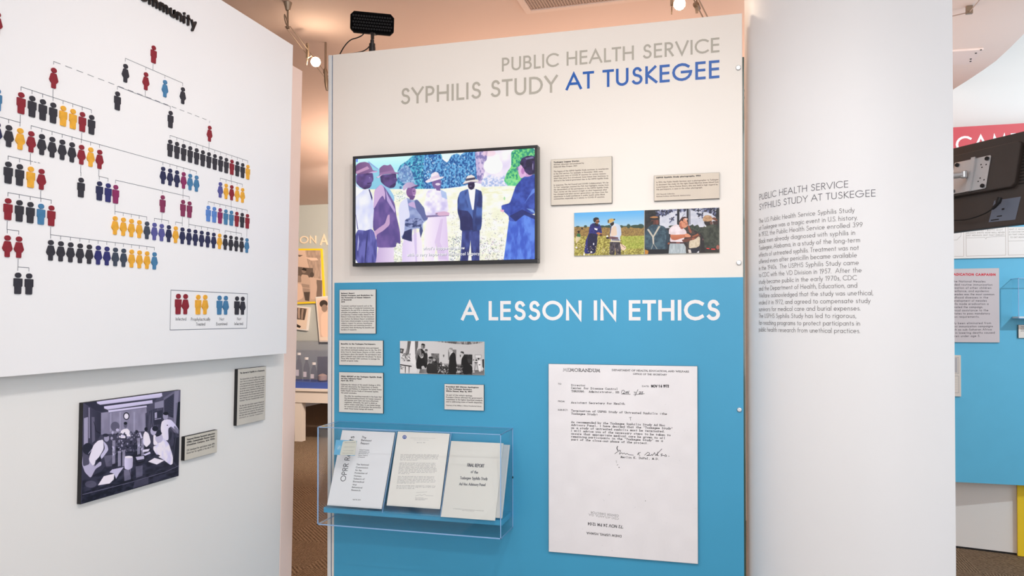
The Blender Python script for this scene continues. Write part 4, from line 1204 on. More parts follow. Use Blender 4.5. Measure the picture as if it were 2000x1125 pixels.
def field_photo():
    c = Cv(700, 430, pa, (120, 180, 225), (1115, 405, 11.253))
    c.poly([(60, 100), (1620, 50), (1620, 450), (60, 450)], (92, 176, 236), col2=(178, 208, 226))
    c.poly([(60, 430), (1620, 420), (1620, 1070), (60, 1090)], (150, 126, 66), col2=(176, 166, 78))
    c.poly([(60, 440), (1620, 425), (1620, 640), (60, 650)], (120, 92, 58), col2=(170, 138, 76), tex=(9, 7, 3, 3), alpha=.8)
    c.poly([(60, 640), (1620, 620), (1620, 1070), (60, 1090)], (124, 112, 44), col2=(204, 196, 104), tex=(9, 9, 3, 3.2), alpha=.9)
    c.poly([(1100, 640), (1620, 620), (1620, 900), (1150, 920)], (150, 172, 62), col2=(186, 196, 90), tex=(14, 12, 2, 3), alpha=.6)
    for x, w_, h in ((150, 40, 18), (320, 34, 34), (690, 60, 30), (790, 50, 30), (1110, 40, 36), (1270, 40, 60), (1440, 120, 44), (1540, 70, 62), (840, 40, 40)):
        c.ell(x, 430 - h * .3, w_, h * .8, (40, 66, 56), .9)
    c.poly([(640, 415), (1600, 395), (1600, 425), (640, 440)], (56, 76, 56), .8)
    c.poly([(130, 580), (205, 580), (210, 660), (130, 660)], (40, 108, 66), smooth=True); c.ell(168, 530, 34, 14, (24, 22, 20)); c.ell(170, 555, 20, 20, (44, 26, 24)); c.ell(245, 465, 24, 18, (54, 40, 40))
    c.poly([(110, 640), (215, 655), (200, 700), (120, 800), (95, 720)], (226, 210, 180), .8, smooth=True)
    # woman in navy
    nv = (32, 32, 96)
    c.poly([(500, 340), (430, 380), (400, 470), (395, 570), (330, 720), (290, 980), (320, 1030), (540, 1020), (580, 760), (585, 590), (690, 570), (660, 420), (620, 360), (560, 400)], nv, col2=(46, 48, 128), tex=(16, 16, 2, 3), smooth=True)
    c.poly([(400, 565), (580, 590), (570, 800), (540, 1000), (380, 1010), (360, 760)], (20, 20, 46), .75, smooth=True)
    c.poly([(512, 340), (600, 345), (590, 420), (530, 400)], (30, 26, 40), smooth=True)
    c.ell(578, 300, 46, 58, (168, 110, 74)); c.poly([(490, 290), (495, 240), (550, 218), (605, 228), (620, 262), (560, 270), (535, 330), (510, 330)], (34, 32, 34), smooth=True)
    c.ell(575, 318, 16, 12, (14, 12, 14)); c.ell(615, 312, 16, 14, (14, 12, 14))
    c.poly([(512, 450), (590, 470), (575, 510), (545, 495), (525, 495)], (240, 240, 246))
    c.poly([(560, 560), (610, 545), (690, 585), (700, 600), (640, 600), (570, 590)], (190, 120, 80), smooth=True); c.ell(660, 610, 30, 22, (70, 44, 40))
    # man in hat
    c.poly([(860, 760), (1080, 765), (1100, 860), (1105, 1045), (1000, 1050), (980, 900), (960, 1050), (850, 1045)], (50, 44, 52), col2=(82, 74, 84), tex=(14, 26, 2, 3))
    c.poly([(960, 345), (1060, 375), (1100, 430), (1115, 600), (1080, 660), (1095, 750), (890, 755), (860, 600), (865, 440), (900, 400)], (226, 226, 232), col2=(190, 204, 226), grad='h', smooth=True)
    c.poly([(950, 400), (1000, 420), (1020, 620), (880, 640), (880, 480)], (226, 200, 174), .9, smooth=True); c.poly([(865, 430), (900, 400), (875, 560), (860, 600)], (46, 56, 100), .8)
    c.poly([(780, 650), (900, 640), (1050, 660), (1040, 690), (880, 700), (790, 690)], (120, 84, 90), smooth=True); c.ell(808, 675, 36, 18, (30, 26, 30)); c.ell(800, 635, 18, 20, (246, 244, 244))
    c.poly([(870, 735), (1095, 740), (1090, 765), (870, 762)], (216, 206, 176)); c.poly([(900, 660), (1050, 690), (1080, 740), (900, 730)], (70, 56, 70), .6)
    c.poly([(850, 360), (945, 310), (950, 370), (900, 420)], (38, 26, 26), smooth=True)
    c.poly([(812, 290), (840, 262), (890, 240), (945, 258), (965, 285), (900, 330), (830, 355), (810, 340)], (206, 168, 96), smooth=True); c.ell(824, 305, 14, 36, (40, 34, 30), .8); c.ell(955, 262, 18, 12, (24, 22, 20))
    c.poly([(1080, 790), (1200, 850), (1225, 900), (1180, 950), (1110, 940)], (232, 206, 182), smooth=True)
    c.line([(1095, 770), (1140, 850), (1200, 890)], 4, (110, 70, 60))
    c.dots([(70, 760), (560, 860), (1300, 900), (1300, 1050), (70, 1080)], 150, [(240, 232, 226), (200, 178, 160), (70, 50, 50), (220, 205, 150)], 4, .8, 11)
    c.dots([(70, 450), (1610, 430), (1610, 1060), (70, 1080)], 260, [(100, 84, 40), (214, 200, 120), (150, 120, 60)], 2.0, .3, 12)
    for x0, y0, x1, y1 in ((960, 820, 990, 1045), (1060, 920, 990, 1040), (540, 860, 560, 1000), (420, 860, 430, 1010)):
        c.line([(x0, y0), (x1, y1)], 2.5, (170, 140, 120), .8)
    c.ell(500, 810, 14, 26, (230, 226, 232)); c.ell(450, 990, 22, 20, (238, 234, 236)); c.ell(290, 1040, 18, 26, (244, 240, 240)); c.ell(120, 890, 24, 20, (226, 220, 222))
    return c.blur(1).a


def blood_photo():
    c = Cv(740, 440, pb, (40, 40, 46), (1255, 400, 11.252))
    c.poly([(300, 80), (1690, 50), (1690, 480), (300, 520)], (196, 200, 214), col2=(214, 216, 226), tex=(40, 30, 2, 2))
    c.poly([(40, 110), (370, 100), (370, 500), (180, 620), (40, 620)], (26, 26, 28), col2=(44, 42, 42), tex=(20, 20, 2, 3))
    leaf = [(38, 40, 66), (60, 66, 104), (22, 22, 30), (90, 96, 134), (150, 156, 186)]
    c.dots([(290, 100), (760, 90), (760, 150), (560, 200), (420, 260), (300, 260)], 150, leaf, 9, .85, 21)
    c.dots([(820, 85), (960, 82), (960, 140), (820, 150)], 50, leaf, 9, .85, 22)
    c.dots([(1060, 80), (1690, 60), (1690, 300), (1520, 180), (1380, 150), (1100, 130)], 190, leaf, 9, .85, 23)
    c.dots([(1190, 180), (1340, 170), (1340, 300), (1250, 300)], 22, leaf, 8, .8, 24); c.dots([(600, 300), (690, 270), (680, 360), (590, 400)], 18, leaf[:4], 8, .8, 25)
    c.dots([(700, 220), (760, 200), (760, 260), (700, 270)], 6, leaf, 8, .8, 26)
    for x, w_ in ((785, 26), (995, 24)): c.poly([(x - w_, 85), (x + w_, 82), (x + w_, 440), (x - w_, 440)], (24, 24, 32))
    c.poly([(1034, 80), (1048, 80), (1050, 430), (1036, 430)], (30, 30, 36)); c.poly([(1020, 85), (1032, 84), (1034, 400), (1022, 400)], (190, 196, 214))
    c.line([(870, 260), (930, 190)], 3, (70, 74, 110))
    c.poly([(1060, 460), (1100, 420), (1140, 470), (1215, 430), (1260, 500), (1340, 520), (1330, 720), (920, 720), (900, 500), (560, 500), (600, 450)], (44, 56, 48), col2=(70, 78, 62), tex=(12, 14, 2, 3), smooth=True)
    c.poly([(900, 560), (1010, 500), (1280, 620), (1280, 1065), (900, 1065)], (46, 40, 40), col2=(74, 62, 56), tex=(16, 20, 2, 3))
    c.poly([(1630, 70), (1690, 65), (1690, 1045), (1560, 1045)], (28, 30, 28), .9)
    # left man, blue shirt and suspenders
    c.poly([(210, 430), (320, 440), (470, 470), (550, 560), (600, 760), (560, 860), (540, 1000), (60, 1000), (45, 700), (60, 560), (130, 480)], (44, 66, 82), col2=(72, 98, 112), tex=(24, 24, 3, 2.6), smooth=True)
    c.poly([(530, 560), (600, 760), (560, 860), (540, 1000), (500, 990), (520, 760)], (30, 46, 60), .7, smooth=True)
    c.poly([(100, 985), (560, 980), (560, 1080), (110, 1085)], (28, 28, 34)); c.poly([(40, 985), (130, 1010), (120, 1090), (40, 1090)], (190, 130, 50), smooth=True)
    sp = (196, 190, 176)
    c.poly([(92, 545), (130, 530), (245, 700), (215, 720)], sp); c.poly([(345, 470), (395, 468), (250, 710), (220, 700)], sp); c.poly([(205, 690), (250, 690), (255, 860), (222, 860)], sp)
    c.line([(235, 860), (188, 980)], 4, sp); c.line([(245, 860), (320, 975)], 4, sp)
    c.ell(250, 370, 78, 66, (92, 52, 44)); c.poly([(280, 330), (350, 330), (350, 430), (300, 440)], (120, 66, 56), smooth=True); c.poly([(180, 360), (240, 350), (220, 430), (180, 430)], (40, 32, 30), smooth=True)
    c.poly([(120, 300), (170, 262), (230, 244), (320, 250), (380, 280), (360, 330), (180, 330)], (34, 28, 30), smooth=True); c.poly([(136, 275), (240, 244), (325, 252), (340, 285), (240, 296)], (172, 120, 74), smooth=True)
    c.poly([(550, 840), (600, 820), (600, 870), (560, 875)], (150, 84, 56), smooth=True)
    # doctor in white
    c.poly([(605, 840), (905, 845), (950, 920), (962, 1068), (575, 1075), (590, 920)], (164, 176, 182), col2=(190, 200, 204), tex=(14, 40, 2, 2.5))
    c.poly([(770, 420), (640, 470), (580, 540), (575, 640), (620, 650), (600, 800), (640, 830), (900, 835), (920, 720), (980, 650), (960, 570), (900, 510), (850, 530)], (240, 228, 232), col2=(222, 206, 210), tex=(30, 30, 2, 2), smooth=True)
    c.poly([(605, 815), (905, 820), (905, 852), (605, 850)], (74, 38, 40)); c.poly([(742, 818), (825, 818), (825, 850), (742, 850)], (140, 80, 74))
    sk = (206, 128, 92)
    c.poly([(610, 655), (720, 660), (920, 650), (1000, 640), (1075, 690), (1040, 715), (940, 715), (720, 780), (640, 765), (610, 700)], sk, col2=(180, 98, 66), grad='v', smooth=True)
    c.poly([(930, 640), (1000, 630), (1080, 690), (1010, 715), (940, 700)], (222, 150, 116), smooth=True)
    c.poly([(860, 770), (1060, 720), (1250, 650), (1280, 680), (1150, 740), (1010, 810), (900, 825)], (110, 64, 50), smooth=True); c.poly([(1080, 690), (1180, 650), (1220, 625), (1240, 660), (1120, 710)], (160, 92, 62), smooth=True); c.ell(1120, 750, 36, 26, (160, 92, 70))
    c.poly([(1000, 420), (1040, 490), (1090, 600), (1060, 630), (1030, 600), (1000, 500)], (150, 84, 64), smooth=True)
    c.ell(905, 400, 88, 112, (214, 144, 112), rot=-.4); c.poly([(800, 420), (850, 380), (870, 520), (840, 530)], (186, 108, 82), smooth=True); c.poly([(840, 470), (905, 500), (880, 535), (850, 530)], (170, 92, 72), smooth=True)
    c.poly([(780, 400), (830, 320), (870, 268), (940, 258), (995, 285), (1005, 320), (950, 285), (900, 300), (890, 360), (850, 340), (800, 410)], (66, 36, 36), smooth=True); c.ell(965, 315, 32, 28, (236, 190, 170), .8)
    c.line([(880, 360), (950, 405), (990, 420)], 3.5, (120, 70, 50)); c.ell(960, 435, 24, 10, (120, 70, 66), .5); c.ell(940, 470, 12, 8, (230, 170, 150), .7)
    # paper and right man
    c.poly([(1030, 790), (1150, 760), (1240, 690), (1270, 720), (1262, 900), (1150, 960), (1020, 960)], (206, 190, 162), col2=(222, 208, 184), tex=(14, 14, 2, 2), smooth=True)
    c.poly([(1020, 960), (1260, 930), (1250, 1060), (1010, 1060)], (36, 36, 50)); c.poly([(1005, 985), (1060, 980), (1080, 1055), (1020, 1060)], (222, 214, 206)); c.poly([(1190, 1050), (1245, 1005), (1245, 1055)], (222, 222, 226))
    c.poly([(1440, 430), (1310, 500), (1265, 590), (1300, 700), (1330, 900), (1380, 960), (1690, 960), (1690, 460), (1560, 420)], (46, 50, 42), col2=(74, 78, 66), tex=(24, 24, 3, 2.6), smooth=True)
    c.poly([(1270, 950), (1690, 940), (1690, 1048), (1280, 1055)], (50, 46, 40)); c.poly([(1270, 600), (1340, 700), (1380, 1040), (1290, 1050), (1280, 800)], (36, 28, 32), .8)
    c.ell(1440, 380, 84, 76, (36, 26, 26)); c.poly([(1480, 370), (1540, 360), (1550, 430), (1490, 430)], (110, 72, 60), smooth=True); c.poly([(1540, 350), (1660, 360), (1660, 440), (1560, 430)], (60, 40, 36), smooth=True)
    c.poly([(1335, 360), (1330, 290), (1370, 235), (1440, 222), (1510, 240), (1545, 300), (1540, 345), (1450, 365)], (176, 134, 96), col2=(200, 160, 122), tex=(16, 10, 2, 3), smooth=True)
    c.poly([(1535, 280), (1600, 270), (1665, 350), (1600, 345), (1545, 320)], (120, 70, 52), smooth=True); c.poly([(1365, 480), (1390, 450), (1410, 485)], (232, 232, 234))
    c.poly([(1405, 945), (1475, 955), (1475, 972), (1410, 966)], (236, 60, 56)); c.poly([(1510, 960), (1600, 962), (1600, 984), (1515, 982)], (236, 60, 56)); c.ell(1655, 930, 34, 50, (176, 100, 84), .9)
    c.ell(1330, 760, 14, 20, (110, 70, 76))
    return c.blur(1).a


uA = FC.rect(pa, WF - .004); uB = FC.rect(pb, WF - .004)
umid = (uA[1] + uB[0]) / 2; vlo = (uA[2] + uB[2]) / 2; vhi = (uA[3] + uB[3]) / 2
board_obj('photo_print', FC, pa, WF - .004, 'colour photo of two people in a field, left half of the printed pair', 'photograph', image_mat('field_photo', field_photo()), rect=(uA[0], umid - .0004, vlo, vhi), edge=M_card)
board_obj('photo_print', FC, pb, WF - .004, 'colour photo of a man in white shirt under trees, right half of the pair', 'photograph', image_mat('blood_photo', blood_photo()), rect=(umid + .0004, uB[1], vlo, vhi), edge=M_card)

# ------------------------------------------------------------------ black and white ceremony photo
pc = [(781.1, 665.9), (946, 667.2), (946, 732.5), (781.1, 729.7)]


def ceremony():
    c = Cv(860, 340, pc, (214, 208, 206), (775, 660, 11.4286))
    g = lambda v, d=0: (v + 2, v, v + d)
    c.poly([(65, 60), (1960, 70), (1960, 840), (65, 800)], g(226), col2=g(196), grad='h')
    c.poly([(240, 60), (320, 60), (270, 380), (180, 380), (230, 200)], g(96), col2=g(140), tex=(20, 50, 2, 2)); c.poly([(320, 62), (410, 64), (410, 420), (460, 560), (440, 780), (280, 760), (260, 420)], g(240))
    c.poly([(405, 64), (480, 66), (470, 200), (440, 300), (410, 380)], g(120), col2=g(80), grad='h')
    c.poly([(760, 66), (1940, 74), (1900, 110), (1600, 146), (1300, 130), (980, 90)], g(90), col2=g(170), tex=(9, 40, 2, 3.5))
    c.poly([(70, 230), (160, 245), (135, 350), (70, 335)], g(80)); c.ell(100, 285, 16, 26, g(170))
    c.poly([(65, 500), (330, 560), (440, 640), (440, 790), (65, 785)], g(230)); c.poly([(65, 590), (330, 625), (330, 650), (65, 612)], g(24))
    for x in (190, 275): c.poly([(x - 9, 640), (x + 9, 640), (x + 3, 790), (x - 7, 790)], g(24))
    c.dots([(100, 350), (300, 350), (300, 520), (110, 520)], 90, [g(240), g(170), g(120), g(210), g(90)], 7, .85, 31); c.dots([(70, 640), (180, 640), (150, 700), (75, 700)], 20, [g(110), g(190)], 6, .8, 32)
    # room items
    c.poly([(770, 345), (950, 350), (950, 560), (780, 520)], g(90), col2=g(130), tex=(20, 30, 2, 3)); c.poly([(1240, 260), (1335, 260), (1330, 470), (1250, 460)], g(120)); c.poly([(1150, 260), (1180, 260), (1180, 490), (1155, 490)], g(120))
    c.poly([(1500, 365), (1690, 370), (1695, 640), (1500, 620)], g(30), col2=g(60), tex=(16, 20, 2, 3)); c.poly([(1750, 375), (1890, 378), (1888, 450), (1755, 450)], g(200)); c.poly([(1760, 385), (1880, 388), (1878, 440), (1764, 440)], g(224))
    c.line([(1750, 375), (1890, 378), (1888, 450), (1755, 450), (1750, 375)], 3, g(110))
    for x in (1050, 1425): c.poly([(x - 18, 375), (x + 18, 375), (x + 6, 430), (x - 6, 430)], g(96))
    c.poly([(960, 570), (1700, 590), (1700, 700), (960, 700)], g(150)); c.poly([(1560, 740), (1950, 700), (1960, 830), (1560, 822)], g(96), col2=g(130), grad='v')
    # crowd
    c.poly([(800, 520), (960, 560), (1160, 640), (1480, 600), (1680, 640), (1690, 830), (650, 800)], g(36), col2=g(70), tex=(14, 12, 2, 4))
    c.dots([(920, 580), (1480, 620), (1480, 820), (900, 800)], 120, [g(30), g(200), g(90), g(24), g(150)], 8, .85, 33)
    c.ell(990, 565, 22, 30, g(90)); c.ell(1040, 610, 30, 26, g(220))
    # officers
    c.poly([(470, 250), (560, 235), (640, 320), (690, 420), (690, 560), (650, 690), (530, 700), (440, 690), (430, 560), (455, 420)], g(26), smooth=True); c.poly([(425, 300), (480, 250), (470, 420), (440, 560), (415, 440)], g(150), col2=g(80), grad='v')
    c.poly([(620, 300), (690, 350), (690, 560), (640, 560), (600, 400)], g(40), smooth=True)
    for o_ in (0, 26, 50): c.line([(478 + o_, 252), (500 + o_, 380), (545 + o_ * .5, 450), (590, 430 - o_), (580, 350)], 4.5, g(226))
    c.ell(588, 190, 46, 62, g(150)); c.poly([(545, 160), (560, 120), (620, 130), (640, 170), (570, 160)], g(30), smooth=True); c.ell(605, 195, 20, 34, g(70), .7)
    c.ell(655, 295, 36, 46, g(170)); c.poly([(625, 270), (650, 245), (695, 262), (690, 285), (640, 285)], g(60), smooth=True)
    c.poly([(550, 640), (600, 620), (640, 680), (600, 720), (560, 700)], g(200), smooth=True); c.poly([(520, 700), (680, 700), (690, 800), (500, 795)], g(100), col2=g(150), grad='h')
    c.poly([(720, 560), (830, 590), (900, 660), (930, 800), (670, 800), (665, 620)], g(50), col2=g(36), grad='v', smooth=True); c.ell(740, 510, 48, 60, g(140)); c.ell(760, 440, 50, 24, g(30)); c.ell(745, 515, 20, 14, g(60)); c.ell(850, 510, 44, 60, g(60)); c.ell(838, 490, 34, 32, g(200), .8); c.ell(875, 540, 26, 30, g(30))
    # speaker and man in front of door
    c.poly([(1250, 310), (1310, 350), (1330, 520), (1350, 640), (1330, 820), (1175, 815), (1165, 640), (1180, 420)], g(24), smooth=True); c.ell(1205, 275, 46, 60, g(200)); c.poly([(1160, 240), (1200, 215), (1250, 225), (1262, 290), (1220, 260)], g(150), smooth=True); c.poly([(1210, 335), (1255, 300), (1265, 310), (1225, 350)], g(236))
    c.poly([(1500, 380), (1560, 420), (1600, 560), (1690, 640), (1690, 780), (1560, 820), (1480, 800), (1440, 600), (1450, 470)], g(22), smooth=True); c.ell(1460, 345, 40, 46, g(196)); c.poly([(1420, 320), (1450, 296), (1500, 310), (1505, 360), (1470, 340)], g(50), smooth=True)
    c.dots([(1340, 610), (1480, 620), (1480, 820), (1340, 820)], 60, [g(200), g(30), g(90)], 8, .85, 34)
    for x, y, r, t_ in ((1715, 600, 30, 205), (1850, 600, 42, 236), (1900, 620, 30, 215)): c.poly([(x - r, 520), (x + r * .5, 490), (x + r, 640), (x + r * .7, 740), (x - r * .6, 730)], g(t_), smooth=True)
    c.ell(1830, 465, 18, 22, g(40)); c.ell(1718, 490, 14, 18, g(120)); c.ell(1780, 495, 22, 16, g(24)); c.poly([(1740, 540), (1810, 545), (1810, 560), (1740, 560)], g(50)); c.poly([(1910, 480), (1950, 470), (1950, 700), (1915, 640)], g(30)); c.line([(1760, 560), (1740, 720)], 4, g(50)); c.line([(1780, 560), (1820, 700)], 4, g(70)); c.ell(1850, 600, 20, 10, g(60))
    c.ell(1720, 760, 26, 12, g(220)); c.ell(1860, 740, 26, 12, g(230))
    return c.blur(1).grain(.01).a


board_obj('photo_print', FC, pc, WF - .004, 'wide black and white photo of a ceremony on the blue panel', 'photograph', image_mat('ceremony_photo', ceremony()), edge=M_card, w0=WBL)

# ------------------------------------------------------------------ laboratory photo on the left wall
pd = [(161.8, 786.8), (352.3, 761.8), (349.3, 929.5), (157.8, 984.8)]


def laboratory():
    c = Cv(840, 600, pd, (100, 96, 122), (140, 740, 4.3267))
    g = lambda v: (int(v * .97), int(v * .94), min(255, v + 14))
    c.poly([(90, 200), (920, 90), (920, 820), (80, 1060)], g(96), col2=g(60))
    c.poly([(95, 200), (210, 185), (640, 100), (775, 90), (700, 190), (620, 240), (245, 280), (200, 265)], g(60), col2=g(76), grad='h')
    c.poly([(245, 285), (630, 235), (640, 440), (245, 470)], g(160), col2=g(140), tex=(40, 60, 2, 1.6))
    for x in (320, 400, 520): c.poly([(x, 280), (x + 14, 278), (x + 14, 440), (x, 445)], g(178), .6)
    c.poly([(98, 205), (200, 265), (245, 285), (245, 470), (200, 540), (98, 560)], g(90), col2=g(60), grad='h')
    c.poly([(100, 330), (135, 320), (135, 540), (100, 560)], g(170)); c.poly([(140, 240), (148, 240), (150, 500), (142, 500)], g(190), .8); c.poly([(165, 320), (190, 320), (195, 520), (170, 540)], g(130), .7); c.line([(185, 360), (205, 440), (240, 460)], 3, g(30))
    for p in ([(208, 188), (760, 116), (765, 145), (740, 158), (240, 218), (212, 205)], [(270, 228), (680, 176), (683, 205), (300, 260), (272, 250)], [(303, 262), (632, 222), (634, 240), (312, 284)]):
        c.poly(p, g(226), col2=g(200), grad='v')
        c.line([p[0], p[1]], 2.5, g(60)); c.line([p[-1], p[-2]] if len(p) < 6 else [p[4], p[3]], 3, g(90), .7)
    c.ell(460, 313, 26, 32, g(28)); c.ell(460, 314, 19, 24, g(236))
    # right wall: cabinets, blinds, boards
    c.poly([(620, 290), (700, 250), (770, 240), (775, 420), (640, 440), (625, 430)], g(70), col2=g(100), tex=(6, 60, 2, 3)); c.poly([(690, 280), (765, 262), (765, 380), (695, 390)], g(60)); c.poly([(700, 285), (720, 280), (720, 330), (700, 335)], g(210), .8); c.poly([(700, 340), (755, 330), (755, 336), (700, 346)], g(200))
    c.poly([(775, 160), (870, 100), (915, 92), (918, 400), (880, 470), (775, 330)], g(120)); c.poly([(780, 180), (862, 125), (858, 330), (780, 300)], g(60))
    for k in range(12): c.line([(780, 190 + k * 11), (862, 136 + k * 15)], 1.6, g(130), .8)
    c.poly([(878, 205), (916, 190), (912, 430), (880, 440)], g(36)); c.poly([(868, 100), (905, 95), (880, 400), (862, 400)], g(150), .8); c.poly([(700, 200), (775, 180), (775, 240), (700, 250)], g(150))
    c.poly([(830, 440), (910, 470), (905, 820), (860, 700), (820, 520)], g(80), col2=g(56), tex=(20, 20, 2, 3)); c.poly([(870, 500), (910, 490), (905, 750), (850, 680)], g(44)); c.line([(880, 500), (860, 660)], 2, g(150))
    # table
    c.poly([(90, 860), (250, 780), (360, 640), (480, 560), (640, 560), (860, 720), (905, 760), (905, 820), (80, 1055)], g(44), col2=g(70), tex=(50, 20, 2, 2.5))
    c.poly([(85, 960), (905, 730), (905, 820), (80, 1056)], g(34), col2=g(60), tex=(30, 12, 2, 3)); c.line([(90, 978), (480, 880), (800, 785), (905, 735)], 3, g(140)); c.poly([(530, 870), (650, 835), (650, 890), (520, 925)], g(90), .8); c.poly([(690, 830), (800, 800), (800, 830), (690, 880)], g(70), .8)
    c.poly([(440, 770), (500, 760), (500, 850), (445, 865)], g(190), .5); c.poly([(540, 740), (600, 730), (600, 820), (545, 840)], g(170), .45); c.ell(160, 890, 50, 30, g(130), .5)
    # men: back, right, left
    wh = g(240)
    c.poly([(430, 425), (470, 418), (490, 440), (500, 500), (395, 500), (405, 450)], wh, smooth=True); c.ell(453, 390, 15, 26, g(110)); c.ell(453, 374, 15, 12, g(28))
    c.poly([(790, 340), (840, 345), (880, 390), (905, 430), (890, 445), (840, 400), (815, 420), (820, 520), (770, 520), (750, 420), (760, 360)], wh, col2=g(210), grad='h', smooth=True); c.poly([(870, 395), (905, 430), (900, 470), (860, 410)], g(140), smooth=True); c.ell(792, 315, 22, 32, g(170)); c.ell(795, 292, 22, 14, g(26)); c.ell(808, 392, 6, 4, g(60))
    c.poly([(620, 440), (650, 460), (670, 540), (630, 580), (600, 540), (605, 470)], wh, smooth=True); c.ell(628, 425, 14, 18, g(40)); c.poly([(565, 455), (580, 450), (600, 500), (585, 505)], g(200))
    c.ell(690, 440, 26, 36, g(190)); c.ell(705, 420, 26, 22, g(40)); c.poly([(690, 470), (720, 480), (730, 560), (690, 560)], wh, smooth=True)
    c.poly([(760, 490), (820, 540), (858, 660), (855, 720), (835, 730), (770, 680), (730, 660), (690, 600), (690, 570), (720, 560)], wh, col2=g(214), tex=(30, 40, 2, 2), smooth=True); c.ell(738, 500, 32, 40, g(196)); c.poly([(708, 470), (735, 425), (765, 460), (745, 480), (715, 490)], g(50), smooth=True); c.ell(720, 650, 26, 10, g(60))
    c.poly([(92, 640), (140, 660), (180, 740), (210, 700), (250, 700), (250, 730), (200, 760), (160, 840), (110, 790), (85, 720)], g(190), smooth=True); c.poly([(92, 600), (140, 650), (150, 720), (92, 740)], g(96), smooth=True); c.ell(135, 590, 46, 50, g(50)); c.line([(140, 630), (180, 580)], 4, g(200))
    c.poly([(180, 560), (220, 520), (265, 510), (270, 590), (230, 660), (180, 740), (140, 680)], g(236), smooth=True); c.poly([(265, 520), (300, 560), (310, 600), (250, 680), (240, 650), (280, 590)], g(206), smooth=True); c.ell(293, 500, 22, 30, g(170)); c.ell(285, 475, 26, 14, g(56)); c.poly([(200, 690), (240, 650), (245, 690), (190, 740)], g(40), .8)
    # glassware, racks, papers
    c.ell(365, 400, 38, 40, g(90), .7); c.ell(385, 430, 14, 12, g(200))
    c.dots([(330, 450), (560, 440), (600, 600), (330, 640)], 150, [g(40), g(150), g(210), g(70), g(30), g(110)], 8, .75, 41)
    for x, y0, y1 in ((345, 520, 720), (392, 610, 740), (430, 600, 740), (556, 500, 640), (590, 510, 650)): c.poly([(x, y0), (x + 22, y0 - 4), (x + 22, y1 - 6), (x, y1)], g(216), .55); c.line([(x, y0), (x, y1)], 1.6, g(240))
    c.poly([(445, 665), (480, 648), (518, 655), (515, 750), (480, 770), (445, 760)], g(226), col2=g(190), grad='h', smooth=True); c.ell(481, 660, 34, 10, g(240)); c.line([(490, 770), (505, 850)], 2.5, g(30))
    c.poly([(220, 900), (270, 822), (360, 800), (355, 850), (320, 885)], g(240)); c.poly([(318, 790), (340, 765), (440, 745), (400, 800), (375, 845), (355, 800)], g(206)); c.poly([(645, 700), (700, 668), (785, 690), (720, 725)], g(240)); c.poly([(540, 660), (610, 650), (615, 690), (560, 705)], g(200)); c.poly([(600, 600), (660, 590), (650, 612), (600, 620)], g(230)); c.poly([(605, 640), (660, 615), (668, 630), (620, 650)], g(220))
    c.poly([(535, 690), (620, 675), (622, 695), (580, 715), (540, 700)], g(30), .8); c.poly([(270, 650), (350, 640), (340, 740), (290, 740)], g(180), .35)
    c.a = np.clip((c.a - .14) * 1.2 + .06, 0, 1)
    return c.blur(1).a


board_obj('photo_print', FL, pd, WFL, 'black and white photo of people working in a laboratory, on the left wall', 'photograph', image_mat('laboratory_photo', laboratory()))

# ------------------------------------------------------------------ enlarged memorandum
pm = [(1072, 710.2), (1362.7, 715.5), (1363, 1101), (1070.9, 1078)]


